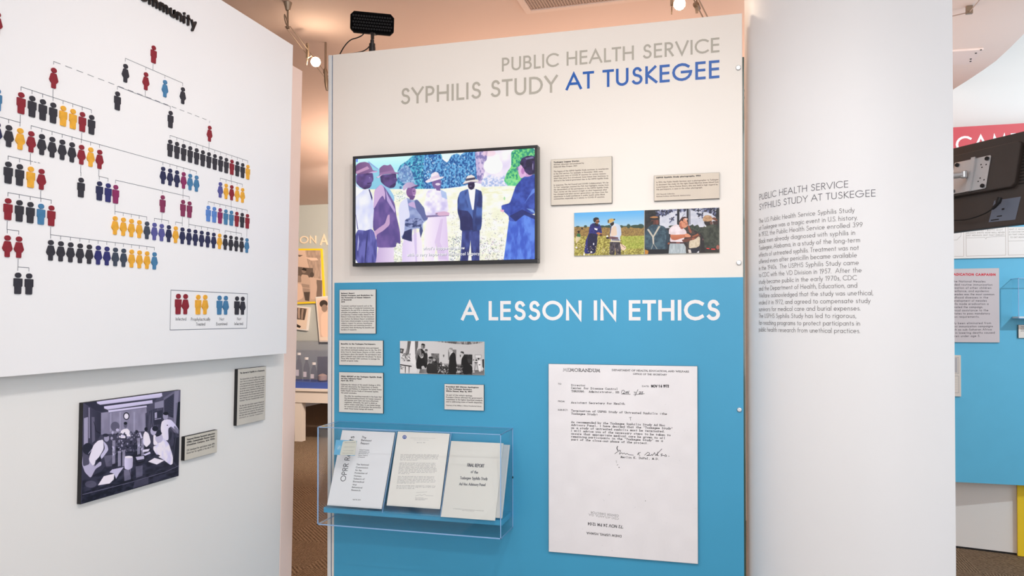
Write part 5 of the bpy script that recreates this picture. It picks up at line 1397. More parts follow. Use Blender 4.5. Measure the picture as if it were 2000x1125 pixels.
def memo():
    c = Cv(1150, 1490, pm, (240, 237, 239), (1060, 690, 5.1125))
    H, W = c.H, c.W
    c.a *= (1 + .02 * (vnoise(H, W, 90, 90) - .5))[..., None]
    k = (28, 26, 28)
    c.ptext('MEMORANDUM', (206, 178), (576, 188), 33, k, .14, serif=True)
    for q in (c.t([(206, 178), (240, 179)]),): pass
    c.poly([(195, 140), (262, 140), (262, 182), (195, 182)], (240, 237, 239), .55)
    c.ptext('DEPARTMENT OF HEALTH, EDUCATION, AND WELFARE', (696, 174), (1464, 192), 17, k, .16, serif=True)
    c.ptext('OFFICE OF THE SECRETARY', (908, 213), (1244, 221), 15, k, .17, serif=True)
    T = lambda s, a, b_, cp=20, **kw: c.ptext(s, a, b_, cp, k, .155, mono=kw.pop('mono', True), **kw)
    T('TO', (156, 310), (186, 311), 15, mono=False); T(':', (249, 313), (253, 313), 14, mono=False); T('Director', (288, 326), (427, 328)); T('Center for Disease Control', (288, 354), (748, 365)); T('THROUGH:  Administrator, HS', (288, 386), (766, 398))
    T('FROM', (156, 484), (218, 487), 15, mono=False); T(':', (249, 488), (253, 488), 14, mono=False); T('Assistant Secretary for Health', (286, 499), (822, 513))
    T('SUBJECT:', (154, 570), (252, 573), 15, mono=False); T('Termination of USPHS Study of Untreated Syphilis (the', (286, 580), (1242, 614)); T('Tuskegee Study)', (286, 610), (546, 619))
    T('DATE:', (998, 335), (1066, 337), 15, mono=False); c.ptext('NOV 1 6 1972', (1090, 341), (1262, 341), 28, k, .22)
    for s, y0, y1, xe in (('As recommended by the Tuskegee Syphilis Study Ad Hoc', 694, 728, 1222), ('Advisory Panel, I have decided that the "Tuskegee Study"', 723, 760, 1296), ('as a study of untreated syphilis must be terminated.', 752, 789, 1218),
                          ('I will advise you of the necessary steps to be taken to', 781, 826, 1278), ('assure that appropriate medical care be given to all', 810, 855, 1220), ('remaining participants in the "Tuskegee Study" as a', 839, 883, 1202), ('part of the close-out phase of the project.', 868, 906, 1052)):
        T(s, (286, y0), (xe, y1))
    T('Merlin K. DuVal, M.D.', (780, 1044), (1160, 1064), 20)
    # handwriting
    ink = (40, 38, 40)
    c.line([(790, 404), (878, 408)], 3, ink); c.line([(790, 395), (795, 372), (812, 366), (822, 378), (812, 396), (800, 402), (826, 400), (838, 380), (842, 400), (852, 378), (858, 402), (866, 374)], 3, ink)
    c.line([(914, 412), (1018, 402)], 3, ink); c.line([(918, 382), (922, 398)], 3, ink); c.line([(930, 384), (934, 398)], 3, ink); c.line([(955, 362), (925, 424)], 3, ink); c.line([(965, 386), (980, 382), (976, 396), (964, 404), (985, 402), (990, 386), (1004, 382), (998, 398), (992, 408), (1012, 402)], 3, ink)
    c.line([(750, 928), (742, 945), (752, 970)], 6, ink, .9)
    c.line([(722, 1002), (772, 966), (780, 972), (768, 1006), (792, 992), (800, 1004), (815, 994), (830, 1008), (845, 998), (860, 1012), (908, 1016)], 3.2, ink)
    c.line([(948, 1012), (962, 990)], 3.2, ink); c.line([(978, 988), (954, 1002), (972, 1020)], 3.2, ink)
    c.line([(1020, 1016), (1050, 988), (1066, 992), (1070, 1008), (1040, 1020), (1082, 1018), (1092, 1008), (1098, 1020), (1120, 990), (1128, 1020), (1192, 954)], 3.2, ink); c.line([(1140, 1018), (1150, 1004), (1152, 984), (1146, 1020), (1160, 1020)], 3.2, ink)
    c.line([(1180, 1008), (1196, 1002), (1184, 1024), (1206, 1016), (1216, 1022), (1232, 1010), (1240, 1026), (1222, 1028)], 3.2, ink); c.line([(1260, 1026), (1264, 1026)], 4, ink)
    c.line([(868, 640), (886, 636), (878, 650), (882, 668)], 2.5, ink, .8)
    # specks
    g_ = np.random.default_rng(5)
    for _ in range(38):
        x, y = g_.uniform(10, W - 10), g_.uniform(10, H - 10); r = g_.uniform(.7, 2.2)
        c.strokes([[(x, y), (x + r, y + r * .4)]], r, (90, 86, 88), g_.uniform(.3, .9))
    c.view = (1060, 880, 4.5906)
    c.line([(660, 88), (664, 110)], 2, ink, .5); c.line([(668, 130), (676, 124)], 3, ink, .8); c.ell(686, 150, 4, 4, ink); c.ell(922, 450, 3, 3, ink)
    # upside down stamps: baseline runs right to left
    def stamp(s, a, b_, cp, alpha):
        p, q = c.t([a, b_]); ang = math.atan2(q[1] - p[1], q[0] - p[0]); h = np.linalg.norm(c.t([(a[0], a[1] + cp)])[0] - p)
        c.text(s, p[0], p[1], h, ink, .16, width=np.linalg.norm(q - p), rot=ang, alpha=alpha)
    stamp('CENTER DIRECTOR', (680, 575), (432, 545), 20, .45); stamp('CDC-ATLANTA, GA.', (680, 602), (410, 565), 20, .35)
    stamp("'72 NOV 24 PM 12:04", (718, 672), (405, 643), 28, .95); stamp('DHEW USPHS, HSMHA', (704, 758), (393, 730), 22, .95)
    return c.a


board_obj('memorandum_board', FC, pm, .014, 'large white enlarged typed memorandum mounted on the right of the blue panel', 'document board', image_mat('memorandum_print', memo(), rough=.4), w0=WBL, edge=M_black)

# ------------------------------------------------------------------ clear display case on the blue panel
r_ = ray(978.3, 849); ucr = FC.hit(1002.5, 835)[0]
YF = ucr * r_[1] / r_[0]; DEP = YC - YF
hf = lambda x, y, w_=DEP: FC.hit(x, y, w_)
uc0 = (hf(619.3, 832.4)[0] + hf(620.4, 1024.4)[0]) / 2; uc1 = ucr
vc1 = (hf(619.3, 832.4)[1] + hf(978, 849.2)[1]) / 2; vc0 = (hf(978.7, 1053.9)[1] + hf(620.4, 1024.4)[1]) / 2
case = thing('display_case', FC.P((uc0 + uc1) / 2, vc0, DEP / 2), 'clear acrylic wall case holding three upright documents on the blue panel', 'display case')
T_ = .006; g0 = .004
for nm, b_ in (('front_pane', (uc0, uc1, vc0, vc1, DEP - T_, DEP)), ('top_pane', (uc0, uc1, vc1 - T_, vc1, g0, DEP - T_ - .0005)), ('bottom_pane', (uc0, uc1, vc0, vc0 + T_, g0, DEP - T_ - .0005)),
               ('side_pane', (uc0, uc0 + T_, vc0 + T_ + .0005, vc1 - T_ - .0005, g0, DEP - T_ - .0005)), ('side_pane', (uc1 - T_, uc1, vc0 + T_ + .0005, vc1 - T_ - .0005, g0, DEP - T_ - .0005))):
    mb = MB(); mb.fbox(FC, *b_); mb.build(nm, M_acr, case)
ed = .0027
mb = MB()
E1, E0 = DEP + .0004, DEP - .0022
for a in ((uc0, uc1, vc1 - ed, vc1), (uc0, uc1, vc0, vc0 + ed * 1.6), (uc0, uc0 + ed * 1.6, vc0, vc1), (uc1 - ed, uc1, vc0, vc1)):
    mb.fbox(FC, *a, E0, E1)
for uu, vv in ((uc1 - ed, vc1 - ed), (uc1 - ed, vc0), (uc0, vc1 - ed), (uc0, vc0)):
    mb.fbox(FC, uu, uu + ed, vv, vv + ed, g0, DEP - .003)
mb.fbox(FC, uc1 - ed, uc1 + .0003, vc0, vc1, g0, g0 + .0018); mb.fbox(FC, uc0, uc1, vc1 - .001, vc1, g0, g0 + .0018)
mb.build('polished_edges', M_edge, case)
# shelf
ysl = ray(632.4, 989.6); YS = (uc0 + T_ + .002) * ysl[1] / ysl[0]; DS = min(YC - YS, DEP - .012)
vs1 = (FC.hit(632.4, 989.6, DS)[1] + FC.hit(981, 1017, DS)[1]) / 2; vs0 = (FC.hit(632, 1000, DS)[1] + FC.hit(982, 1028, DS)[1]) / 2
mb = MB(); mb.fbox(FC, uc0 + T_ + .001, uc1 - T_ - .001, vs0, vs1, g0, DS)
mb.build('shelf', mat('shelf_blue_paint', S(70, 166, 208), .4, noise=.02), case, bevel=.0015)
u_, v_ = FC.hit(1000.6, 931)
mb = MB(); mb.lathe((uc1 + .0002, YC - .012, v_), (1, 0, 0), [(0, .0045), (.0015, .0045), (.0025, .0025)], 14)
mb.build('screw', M_black, case)


def document(px, Yb, tex, stand, thk, label, cat='document', name='report', lift=0):
    """px TL TR BR BL of the sheet; its foot stands at Y = Yb, its head leans back"""
    TL, TR, BR, BL = px
    b0 = hit_y(*BL, Yb); b1 = hit_y(*BR, Yb)
    ubl = b0[0]; rt = ray(*TL); Yt = min(ubl * rt[1] / rt[0], YC - .02)
    t0, t1 = hit_y(*TL, Yt), hit_y(*TR, Yt)
    zb = (b0[2] + b1[2]) / 2; zt = (t0[2] + t1[2]) / 2; ul = (b0[0] + t0[0]) / 2; ur = (b1[0] + t1[0]) / 2
    up = np.array([0, Yt - Yb, zt - zb]); L = np.linalg.norm(up); up /= L
    F = Frame((ul, Yb, zb), (1, 0, 0), up, np.cross((1, 0, 0), up))
    Wd = ur - ul
    o = thing(name, ((ul + ur) / 2, Yb, zb), label, cat)
    mb = MB(); mb.fbox(F, 0, Wd, 0, L, -thk, -.0006)
    mb.build('sheets' if thk > .002 else 'sheet', mat('paper_edge', S(232, 228, 220), .7), o)
    quad('printed_face', F.P(0, L, 0), F.P(Wd, L, 0), F.P(Wd, 0, 0), F.P(0, 0, 0), tex, o)
    return o, F, Wd, L


d1p = [(670, 839.6), (772.3, 845.1), (744, 993.9), (637.2, 986.7)]
d2p = [(777.1, 842), (879.6, 848), (858, 994.9), (754.8, 986.7)]
d3p = [(881.3, 861.9), (977.5, 864.8), (972.7, 1017.2), (861.1, 1009.3)]


def belmont_cover():
    c = Cv(620, 820, d1p, (242, 242, 245), (610, 815, 5.4857))
    k = (36, 36, 42)
    # title turned a quarter turn
    def turned(s, a, b_, capx, wt):
        p, q = c.t([a, b_]); ang = math.atan2(q[1] - p[1], q[0] - p[0]); c.text(s, p[0], p[1], capx, k, wt, width=np.linalg.norm(q - p), rot=ang)
    turned('OPRR Reports', (353, 684), (458, 205), 62, .10)
    for s, y, x0, x1 in (('The', 222, 536, 580), ('Belmont', 254, 530, 636), ('Report', 286, 525, 610)): c.ptext(s, (x0, y), (x1, y + 8), 22, k, .15)
    for s, y, x0, x1 in (('Ethical Principles', 353, 512, 614), ('and Guidelines for', 373, 506, 616), ('the Protection of', 391, 500, 602), ('Human Subjects', 410, 496, 596), ('of Research', 429, 492, 564)): c.ptext(s, (x0, y), (x1, y + 4), 11, (80, 80, 90), .14)
    for s, y, x0, x1 in (('The National', 512, 476, 604), ('Commission', 543, 468, 596), ('for the', 572, 462, 526), ('Protection of', 603, 455, 588), ('Human', 634, 448, 522), ('Subjects of', 664, 442, 556), ('Biomedical', 695, 435, 550), ('and', 725, 430, 466), ('Behavioral', 756, 423, 530), ('Research', 786, 416, 510)): c.ptext(s, (x0, y), (x1, y + 6), 17, k, .15)
    c.ptext('April 18, 1979', (428, 886), (510, 892), 12, (60, 60, 66), .15)
    return c.a


def typed_letter():
    c = Cv(620, 820, d2p, (243, 239, 232), (760, 835, 4.788))
    k = (120, 118, 122)
    c.ell(145, 88, 19, 19, (40, 74, 160)); c.ell(145, 88, 12, 12, (210, 214, 230)); c.ell(145, 84, 4, 6, (40, 74, 160)); c.ell(145, 94, 7, 4, (40, 74, 160))
    c.ptext('DEPARTMENT OF HEALTH, EDUCATION, AND WELFARE', (200, 100), (435, 108), 5, k, .14, alpha=.6); c.ptext('PUBLIC HEALTH SERVICE', (230, 118), (372, 124), 5, k, .14, alpha=.6); c.ptext('April 25, 1975', (262, 146), (338, 148), 7, k, .14, mono=True)
    words = 'to the of study program medical care participants service health will be continued provided center disease control all and for in this that are have you your public benefit local treatment nurse county costs'.split()
    g_ = np.random.default_rng(3)
    for y0, n in ((258, 5), (336, 9), (462, 6), (548, 3)):
        for i in range(n):
            y = y0 + i * 12.4; xl = 108 - (y - 258) * .13; xe = 468 - (y - 258) * .11 - (g_.uniform(0, 30) if i < n - 1 else (200 if n < 9 else 260))
            s = ''; tgt = int((xe - xl) / 6.2)
            while len(s) < tgt: s += words[g_.integers(len(words))] + ' '
            c.ptext(s[:tgt].strip(), (xl, y), (xe, y + (xe - xl) * .022), 7.2, k, .14, mono=True)
    c.line([(252, 612), (300, 610), (352, 606)], 1.5, k); c.line([(246, 640), (290, 632), (300, 640), (330, 628), (345, 640), (410, 642)], 1.6, k)
    for s, y, xe in (('Director', 660, 318), ('Center for Disease Control', 670, 356), ('Public Health Service', 680, 330)): c.ptext(s, (243, y), (xe, y + 2), 6, k, .14, mono=True)
    return c.a


def final_cover():
    c = Cv(600, 820, d3p, (242, 235, 226), (760, 835, 4.788))
    k = (44, 46, 58)
    for s, y, x0, x1 in (('FINAL REPORT', 352, 728, 880), ('of the', 409, 762, 826), ('Tuskegee Syphilis Study', 467, 666, 918), ('Ad Hoc Advisory Panel', 524, 658, 902)): c.ptext(s, (x0, y - 2), (x1, y + 4), 31 if y < 400 else 27, k, .14)
    c.ptext('U.S. DEPARTMENT OF HEALTH, EDUCATION, AND WELFARE', (604, 754), (900, 775), 7, (130, 126, 122), .14); c.ptext('PUBLIC HEALTH SERVICE', (690, 770), (806, 780), 6, (130, 126, 122), .14)
    return c.a


YB = YF + .03
M_slv = acrylic('clear_sleeve', (.97, .98, .985))
vsh = vs1


def sleeve(o, F, Wd, L, x0=-.004, x1=.004, y0=-.014, y1=.006):
    """clear easel behind the sheet with a lip at its foot and a leg down to the shelf"""
    mb = MB()
    mb.fbox(F, x0, Wd + x1, y0, L + y1, -.0075, -.0045)
    mb.fbox(F, x0, Wd + x1, y0, y0 + .003, -.0045, .010); mb.fbox(F, x0, Wd + x1, y0, .004, .010, .0125)
    mb.build('clear_easel', M_slv, o)
    mb = MB(); mb.fbox(F, Wd + x1 - .0012, Wd + x1 + .0008, y0, L + y1, -.0078, -.0042); mb.fbox(F, x0, Wd + x1, L + y1 - .001, L + y1 + .0008, -.0078, -.0042)
    mb.build('easel_edge', M_edge, o)


o1 = document(d1p, YB, image_mat('belmont_cover', belmont_cover(), rough=.35), 0, .004, 'white report cover with vertical title and The Belmont Report, leftmost in the clear case', name='report')
sleeve(*o1)
o2 = document(d2p, YB + .012, image_mat('typed_letter', typed_letter(), rough=.35), 0, .0012, 'cream typed letter with a small round blue seal, middle document in the clear case', name='letter')
sleeve(*o2, y0=-.03)
o3 = document(d3p, YB - .012, image_mat('final_cover', final_cover(), rough=.3), 0, .004, 'cream report cover reading FINAL REPORT in a plastic sleeve, rightmost in the clear case', name='report')
_, F3, W3, L3 = o3
mb = MB(); mb.fbox(F3, -.001, W3 + .001, 0, L3 + .001, .0008, .0014); mb.build('plastic_sleeve', M_slv, o3[0])
mb = MB(); mb.fbox(F3, .02, W3 + .026, 0.012, L3 - .004, -.010, -.006); mb.build('backing_sheet', mat('grey_backing_sheet', S(206, 206, 204), .5), o3[0])
# foot rests so that each document stands on the shelf
for nm, (o, F, Wd, L) in (('a', o1), ('b', o2), ('c', o3)):
    z_f = F.P(0, 0, 0)[2]
    if z_f - .014 > vsh + .001 and nm != 'c':
        mb = MB(); x0 = F.P(0, 0, 0)[0]; y_ = F.P(0, 0, 0)[1]
        lo = z_f - (.030 if nm == 'b' else .014)
        if lo > vsh + .002:
            for xx in (x0 + .02, x0 + Wd - .026):
                mb.box((xx, y_ + .002, vsh + .0006), (xx + .006, y_ + .09, lo + .004))
            mb.build('easel_foot', M_slv, o)

# benefit card leaning on the first report
bc = [(653.5, 856.3), (698, 861.7), (693, 891.5), (652.2, 886)]
d4 = [(656.3, 856.1), (697.8, 863.7), (692.3, 892), (651.9, 886)]


def benefit_card():
    c = Cv(420, 300, d4, (112, 186, 226), (610, 815, 5.4857))
    c.poly([(340, 252), (470, 262), (478, 272), (460, 410), (450, 416), (305, 402), (296, 392), (330, 262)], (222, 220, 208), smooth=False)
    for s, x0, y0, x1, y1 in (('TUSKEGEE STUDY PARTICIPANT', 348, 275, 462, 287), ('is entitled to medical care', 345, 322, 455, 334), ('at no cost to the holder', 335, 360, 440, 372), ('Public Health Service', 325, 385, 430, 397)): c.ptext(s, (x0, y0), (x1, y1), 7, (120, 120, 120), .14)
    c.ell(287, 318, 26, 28, (150, 200, 226), .6); c.line([(272, 335), (285, 315), (298, 300)], 4, (235, 242, 246)); c.line([(276, 322), (290, 318), (306, 312)], 4, (235, 242, 246)); c.line([(280, 332), (296, 330), (305, 328)], 3, (235, 242, 246))
    c.poly([(455, 414), (482, 268), (487, 270), (462, 420)], (40, 90, 140))
    return c.a


o4 = document(d4, YB - .004, image_mat('benefit_card_print', benefit_card(), rough=.3), 0, .0012, 'small blue and cream benefit card overlapping the upper left of the first report', cat='card', name='benefit_card')

# ------------------------------------------------------------------ black flood light on top of the exhibit wall
YL = YC + .04
fc = hit_y(727, 45, YL)
FLD = Frame((fc[0], YL, fc[2]), (1, 0, 0), (0, 0, 1), (0, -1, 0))
FLD.n = CAM + np.array([0, 0, .55]) - fc; FLD.n /= np.linalg.norm(FLD.n)
FLD.u = np.cross((0, 0, 1), FLD.n); FLD.u /= np.linalg.norm(FLD.u); FLD.u = FLD.u + np.array([0, 0, -.025]); FLD.u -= FLD.n * (FLD.u @ FLD.n); FLD.u /= np.linalg.norm(FLD.u)
FLD.v = np.cross(FLD.n, FLD.u)
flood = thing('flood_light', (fc[0], YL, PT), 'black octagonal LED flood light on a short pole atop the exhibit wall', 'light')
hw, hh = .0955, .0445
oc = lambda a, c_, k_: [(-a + k_, c_), (a - k_, c_), (a, c_ - k_), (a, -c_ + k_), (a - k_, -c_), (-a + k_, -c_), (-a, -c_ + k_), (-a, c_ - k_)]
mb = MB(); mb.prism(FLD, oc(hw, hh, .016), -.035, 0); mb.build('housing', mat('flood_black', S(9, 8, 9), .8, spec=.1), flood, bevel=.0015)
mb = MB(); mb.prism(FLD, oc(hw - .006, hh - .006, .012), .0, .002); mb.build('bezel', mat('flood_face', S(7, 7, 8), .85, spec=.05), flood)
cells = MB()
for r2 in range(5):
    for q in range(15):
        xx = -.082 + q * .0114 + (.0057 if r2 % 2 else 0); yy = -.026 + r2 * .013
        if xx > .084: continue
        cells.lathe(FLD.P(xx, yy, .002), FLD.n, [(0, .0048), (.0015, .0044), (.0018, .0026), (.0006, .002)], 8)
lc = cells.build('lens_cells', mat('lens_cell_dark', S(24, 22, 23), .5, spec=.2), flood); lc['kind'] = 'stuff'
px_, pz = fc[0] + .0, PT
mb = MB(); mb.lathe((fc[0], YL, PT), (0, 0, 1), [(0, .0145), (.03, .0145), (.031, .0135), (.046, .0135), (.048, .0085), (.062, .0085), (.064, .006), (.074, .006)], 20)
mb.build('pole', M_tv, flood, smooth=True)
top = fc[2] - hh
mb = MB(); mb.box((fc[0] - .004, YL - .006, PT + .070), (fc[0] + .004, YL + .012, top + .002)); mb.box((fc[0] - .011, YL - .004, top - .004), (fc[0] + .013, YL + .022, top + .001))
mb.build('bracket', M_tv, flood)
def yp(x, y, Y=YL): return tuple(hit_y(x, y, Y))
cb = [yp(711, 65, YL + .01), yp(706, 70), yp(697, 74), yp(687, 77), yp(679, 83), yp(671, 93), yp(664, 106, YL + .01), yp(663, 112, YL + .03)]
cb2 = [yp(722, 90), yp(716, 96), yp(706, 101), yp(690, 104), yp(676, 106), yp(664, 109, YL + .02)]
def smooth_path(p, n=5):
    P = [Vector(q) for q in p]; out = []
    for i in range(len(P) - 1):
        a, b_, c_, d_ = P[max(i - 1, 0)], P[i], P[i + 1], P[min(i + 2, len(P) - 1)]
        for k in range(n):
            t = k / n; out.append(.5 * ((2 * b_) + (c_ - a) * t + (2 * a - 5 * b_ + 4 * c_ - d_) * t * t + (3 * b_ - a - 3 * c_ + d_) * t ** 3))
    out.append(P[-1]); return out
mb = MB(); mb.tube(smooth_path(cb), .0026, 8); mb.tube(smooth_path(cb2), .0026, 8)
mb.build('cable', mat('black_cable', S(12, 12, 12), .5), flood, smooth=True)

# ------------------------------------------------------------------ ceiling: cable lights and vent
M_brass = mat('dull_nickel', S(150, 130, 110), .4, .6)
M_bulb = mat('lit_halogen', (1, .9, .75), .3, emit=(1.0, .86, .66), estr=40)
HW = CH - .115


def cz(x, y, z=HW): return Vector(hit_z(x, y, z))


wa = cz(562, 52); wb = cz(636, 148, HW)
dirw = (wb - wa).normalized(); side = Vector((dirw.y, -dirw.x, 0))
rail = thing('cable_rail', wa, 'pair of thin cables strung under the ceiling above the gap, left of the flood light', 'cable light system')
mb = MB(); mb.tube([wa - side * .012, wb - side * .012 + dirw * 2.5], .0022, 6); mb.tube([wa + side * .012, wb + side * .012 + dirw * 2.5], .0022, 6)
mb.build('cable', M_brass, rail)
mb = MB(); tp = Vector((wa.x, wa.y, CH)); mb.lathe(tp, (0, 0, -1), [(0, .020), (.006, .019), (.038, .010), (.040, .0045), (.112, .0045), (.114, .009), (.124, .009), (.126, .003)], 14)
mb.build('ceiling_anchor', M_brass, rail, smooth=True)
mb = MB(); lp = [wa, wa - dirw * .03 + Vector((0, 0, .005)), wa - dirw * .05 + Vector((0, 0, .02)), wa - dirw * .05 + Vector((0, 0, .038)), wa - dirw * .03 + Vector((0, 0, .034)), wa + Vector((0, 0, .02))]
mb.tube(smooth_path(lp), .003, 6); mb.build('cable_loop', M_brass, rail, smooth=True)


def cable_lamp(x, y, xb, yb, label, side_=1):
    base = cz(x, y); bulb = cz(xb, yb, HW - .06)
    o = thing('cable_spotlight', base, label, 'spotlight', 'halogen lamps hung on the ceiling cables')
    mb = MB(); mb.box(tuple(base + Vector((-.006, -.006, -.045))), tuple(base + Vector((.006, .006, .02)))); mb.lathe(base + Vector((0, 0, .02)), (0, 0, 1), [(0, .008), (.012, .008), (.014, .004)], 10)
    mb.build('clamp', M_brass, o)
    mb = MB(); mb.tube([base + Vector((0, 0, -.045)), base.lerp(bulb, .5) + Vector((0, 0, .0)), bulb], .0035, 8); mb.tube([base + Vector((0, 0, -.05)), base + Vector((.0, -.01, -.085))], .003, 6)
    mb.build('arm', M_brass, o)
    ax = (Vector((0, 0, EYE)) - bulb).normalized()
    mb = MB(); mb.lathe(bulb - ax * .03, ax, [(0, .008), (.012, .018), (.026, .027), (.027, .0255)], 18)
    mb.build('reflector', M_brass, o, smooth=True)
    mb = MB(); mb.lathe(bulb - ax * .006, ax, [(0, .025), (.008, .023), (.016, .015), (.019, .004)], 18)
    mb.build('bulb', M_bulb, o, smooth=True)
    point('halogen', bulb + ax * .04, 1.3, (1.0, .80, .6), .02)
    return o


cable_lamp(600.5, 97, 616.5, 121, 'lit halogen spotlight on the ceiling cables above the gap, left of the flood light')
cable_lamp(1312, -9, 1327, 8, 'lit halogen spotlight at the picture top above the white panel')
w2a, w2b = cz(1350, -20), cz(1376, 31)
d2 = (w2b - w2a).normalized(); s2_ = Vector((d2.y, -d2.x, 0))
rail2 = thing('cable_rail', w2a, 'short run of ceiling cables ending behind the white panel near the curved white wall', 'cable light system')
mb = MB(); mb.tube([w2a - s2_ * .01 - d2 * .8, w2b - s2_ * .01 + d2 * 2], .0035, 6); mb.tube([w2a + s2_ * .01 - d2 * .8, w2b + s2_ * .01 + d2 * 2], .0035, 6)
mb.build('cable', M_brass, rail2)
cc = cz(1361, 12); mb = MB(); mb.lathe(cc - d2 * .03, d2, [(0, .006), (.01, .014), (.06, .012), (.07, .005)], 12); mb.box(tuple(cc + Vector((-.006, -.02, -.028))), tuple(cc + Vector((.006, .012, .0))))
mb.build('clamp', M_brass, rail2, smooth=False)
mb = MB(); mb.tube([cc, Vector((cc.x, cc.y, CH))], .0035, 8); mb.build('ceiling_anchor', M_brass, rail2)
# third lamp partly hidden behind the panel edge
b3 = cz(636, 124); o = thing('cable_spotlight', b3, 'unlit cable lamp hanging behind the left edge post of the exhibit wall', 'spotlight')
mb = MB(); mb.tube([b3 + Vector((0, 0, .115)), b3 + Vector((0, 0, -.03))], .006, 8); mb.build('stem', M_brass, o)
mb = MB(); mb.lathe(b3 + Vector((-.002, 0, -.03)), (.1, 0, -1), [(0, .009), (.02, .013), (.03, .009), (.07, .012), (.10, .010), (.12, .006)], 12); mb.build('lamp_body', M_brass, o, smooth=True)

# small ceiling fittings at the far right
def cpt(x, y, dz=0): return Vector(hit_z(x, y, CH - dz))
cl = thing('ceiling_wire', cpt(1893, 24, .03), 'thin bent wire with a clamp on the ceiling at the upper right', 'wire')
mb = MB(); mb.tube([cpt(1840, 36, .03), cpt(1893, 24, .03), cpt(1920, -8, .03)], .0025, 6); mb.build('wire', mat('tan_wire', S(190, 165, 150), .6), cl)
mb = MB(); q_ = cpt(1893, 24, .03); mb.box(tuple(q_ + Vector((-.014, -.008, -.008))), tuple(q_ + Vector((.014, .008, .029)))); mb.build('clamp', M_brass, cl)
ht = thing('ceiling_hatch', cpt(1890, 105), 'pale access hatch in the ceiling right of the curved wall top', 'hatch')
hq = [tuple(cpt(x, y).xy) for x, y in ((1840, 98), (1921, 93), (1896, 121), (1840, 124))]
mb = MB(); mb.prism(Frame((0, 0, CH), (1, 0, 0), (0, 1, 0), (0, 0, 1)), hq, -.012, -.0004); mb.build('cover', mat('hatch_paint', S(230, 204, 192), .8), ht)
for x, y in ((1916, 97), (1906, 103.5), (1896, 115), (1895.5, 119.5)):
    mb = MB(); mb.lathe(cpt(x, y, .0122), (0, 0, -1), [(0, .006), (.003, .005)], 8); mb.build('screw', M_dark, ht)

# ceiling vent: frame and dark grille set into the slab
vz = CH - .004
vp_ = [hit_z(1037, 17, CH), hit_z(1180, 0.5, CH)]
a = np.array(vp_[0][:2]); b2 = np.array(vp_[1][:2]); dv = (b2 - a) / np.linalg.norm(b2 - a)
back = hit_z(1030, 2, CH)[:2] - a; pv = -np.array([dv[1], -dv[0]]); pv = pv if pv @ back > 0 else -pv
VF = Frame((a[0], a[1], CH), (dv[0], dv[1], 0), (pv[0], pv[1], 0), (0, 0, -1))
vent = thing('ceiling_vent', (a[0], a[1], CH), 'square ceiling vent with a fine dark grille at the top of the picture', 'vent')
Lv = .62
mb = MB()
for b_ in ((-.03, Lv + .03, -.03, 0), (-.03, Lv + .03, Lv, Lv + .03), (-.03, 0, 0, Lv), (Lv, Lv + .03, 0, Lv)): mb.fbox(VF, *b_, .0004, .012)
mb.build('frame', mat('vent_frame_paint', S(236, 212, 198), .7), vent)
mb = MB(); mb.fbox(VF, 0, Lv, 0, Lv, .0004, .002); mb.build('back_plate', mat('vent_back', S(130, 112, 102), .8), vent)
mb = MB()
for i in range(44):
    q = Lv * (i + .5) / 44
    mb.fbox(VF, q - .0025, q + .0025, 0, Lv, .002, .006); mb.fbox(VF, 0, Lv, q - .0025, q + .0025, .0022, .0058)
g_ = mb.build('grille', mat('vent_grille', S(196, 170, 154), .7), vent); g_['kind'] = 'stuff'

# ------------------------------------------------------------------ background left: exhibit wall, pictures, table with glass case
YE = 9.1
FE = Frame((0, YE, 0), (1, 0, 0), (0, 0, 1), (0, -1, 0))
e0 = FE.hit(520, 600)[0]; e1 = FE.hit(760, 600)[0]; et = FE.hit(610, 397)[1]
ex = thing('back_exhibit_wall', ((e0 + e1) / 2, YE + .06, 0), 'grey exhibit wall with cream letters seen through the narrow gap', 'exhibit wall')
mb = MB(); mb.box((e0, YE, .70), (e1, YE + .12, et)); mb.build('panel', mat('grey_green_wall', S(186, 190, 184), .7, noise=.01), ex)
for x_ in (e0 + .05, e1 - .1):
    mb = MB(); mb.box((x_, YE + .03, 0), (x_ + .05, YE + .08, .70)); mb.build('leg', M_alu, ex)
mb = MB()
a = FE.hit(586, 476); c_ = FE.hit(618, 478.5); ct = FE.hit(600, 461)[1]
fne = lambda u, v, w_: FE.P(u, v, w_)
mesh_text(mb, 'ON', fne, a[0], a[1], c_[0] - a[0], ct - a[1], .15, .002, .012)
a = FE.hit(626, 479); c_ = FE.hit(640.5, 479.5); mesh_text(mb, 'A', fne, a[0], a[1], c_[0] - a[0], ct - a[1] + .01, .15, .002, .012)
mb.build('lettering', mat('cream_letters', S(250, 226, 196), .6), ex)


def bgphoto(px, label, art, frame=None, w_=.02, border=0, wb_=.001):
    us = [FE.hit(*p, w_) for p in px]
    o = thing('mounted_photo', FE.P(*us[3], w_), label, 'photograph')
    cen = np.mean(us, 0)
    if frame:
        mb = MB(); big = [tuple(cen + (np.array(p) - cen) * 1.07) for p in us]; mb.prism(FE, big, .001, w_); mb.build('frame', frame, o)
    else:
        mb = MB(); mb.prism(FE, us, wb_, w_); mb.build('board', M_cream, o)
    inn = [cen + (np.array(p) - cen) * (1 - border) for p in us]
    quad('printed_face', *[FE.P(p[0], p[1], w_ + .002) for p in inn], art, o)


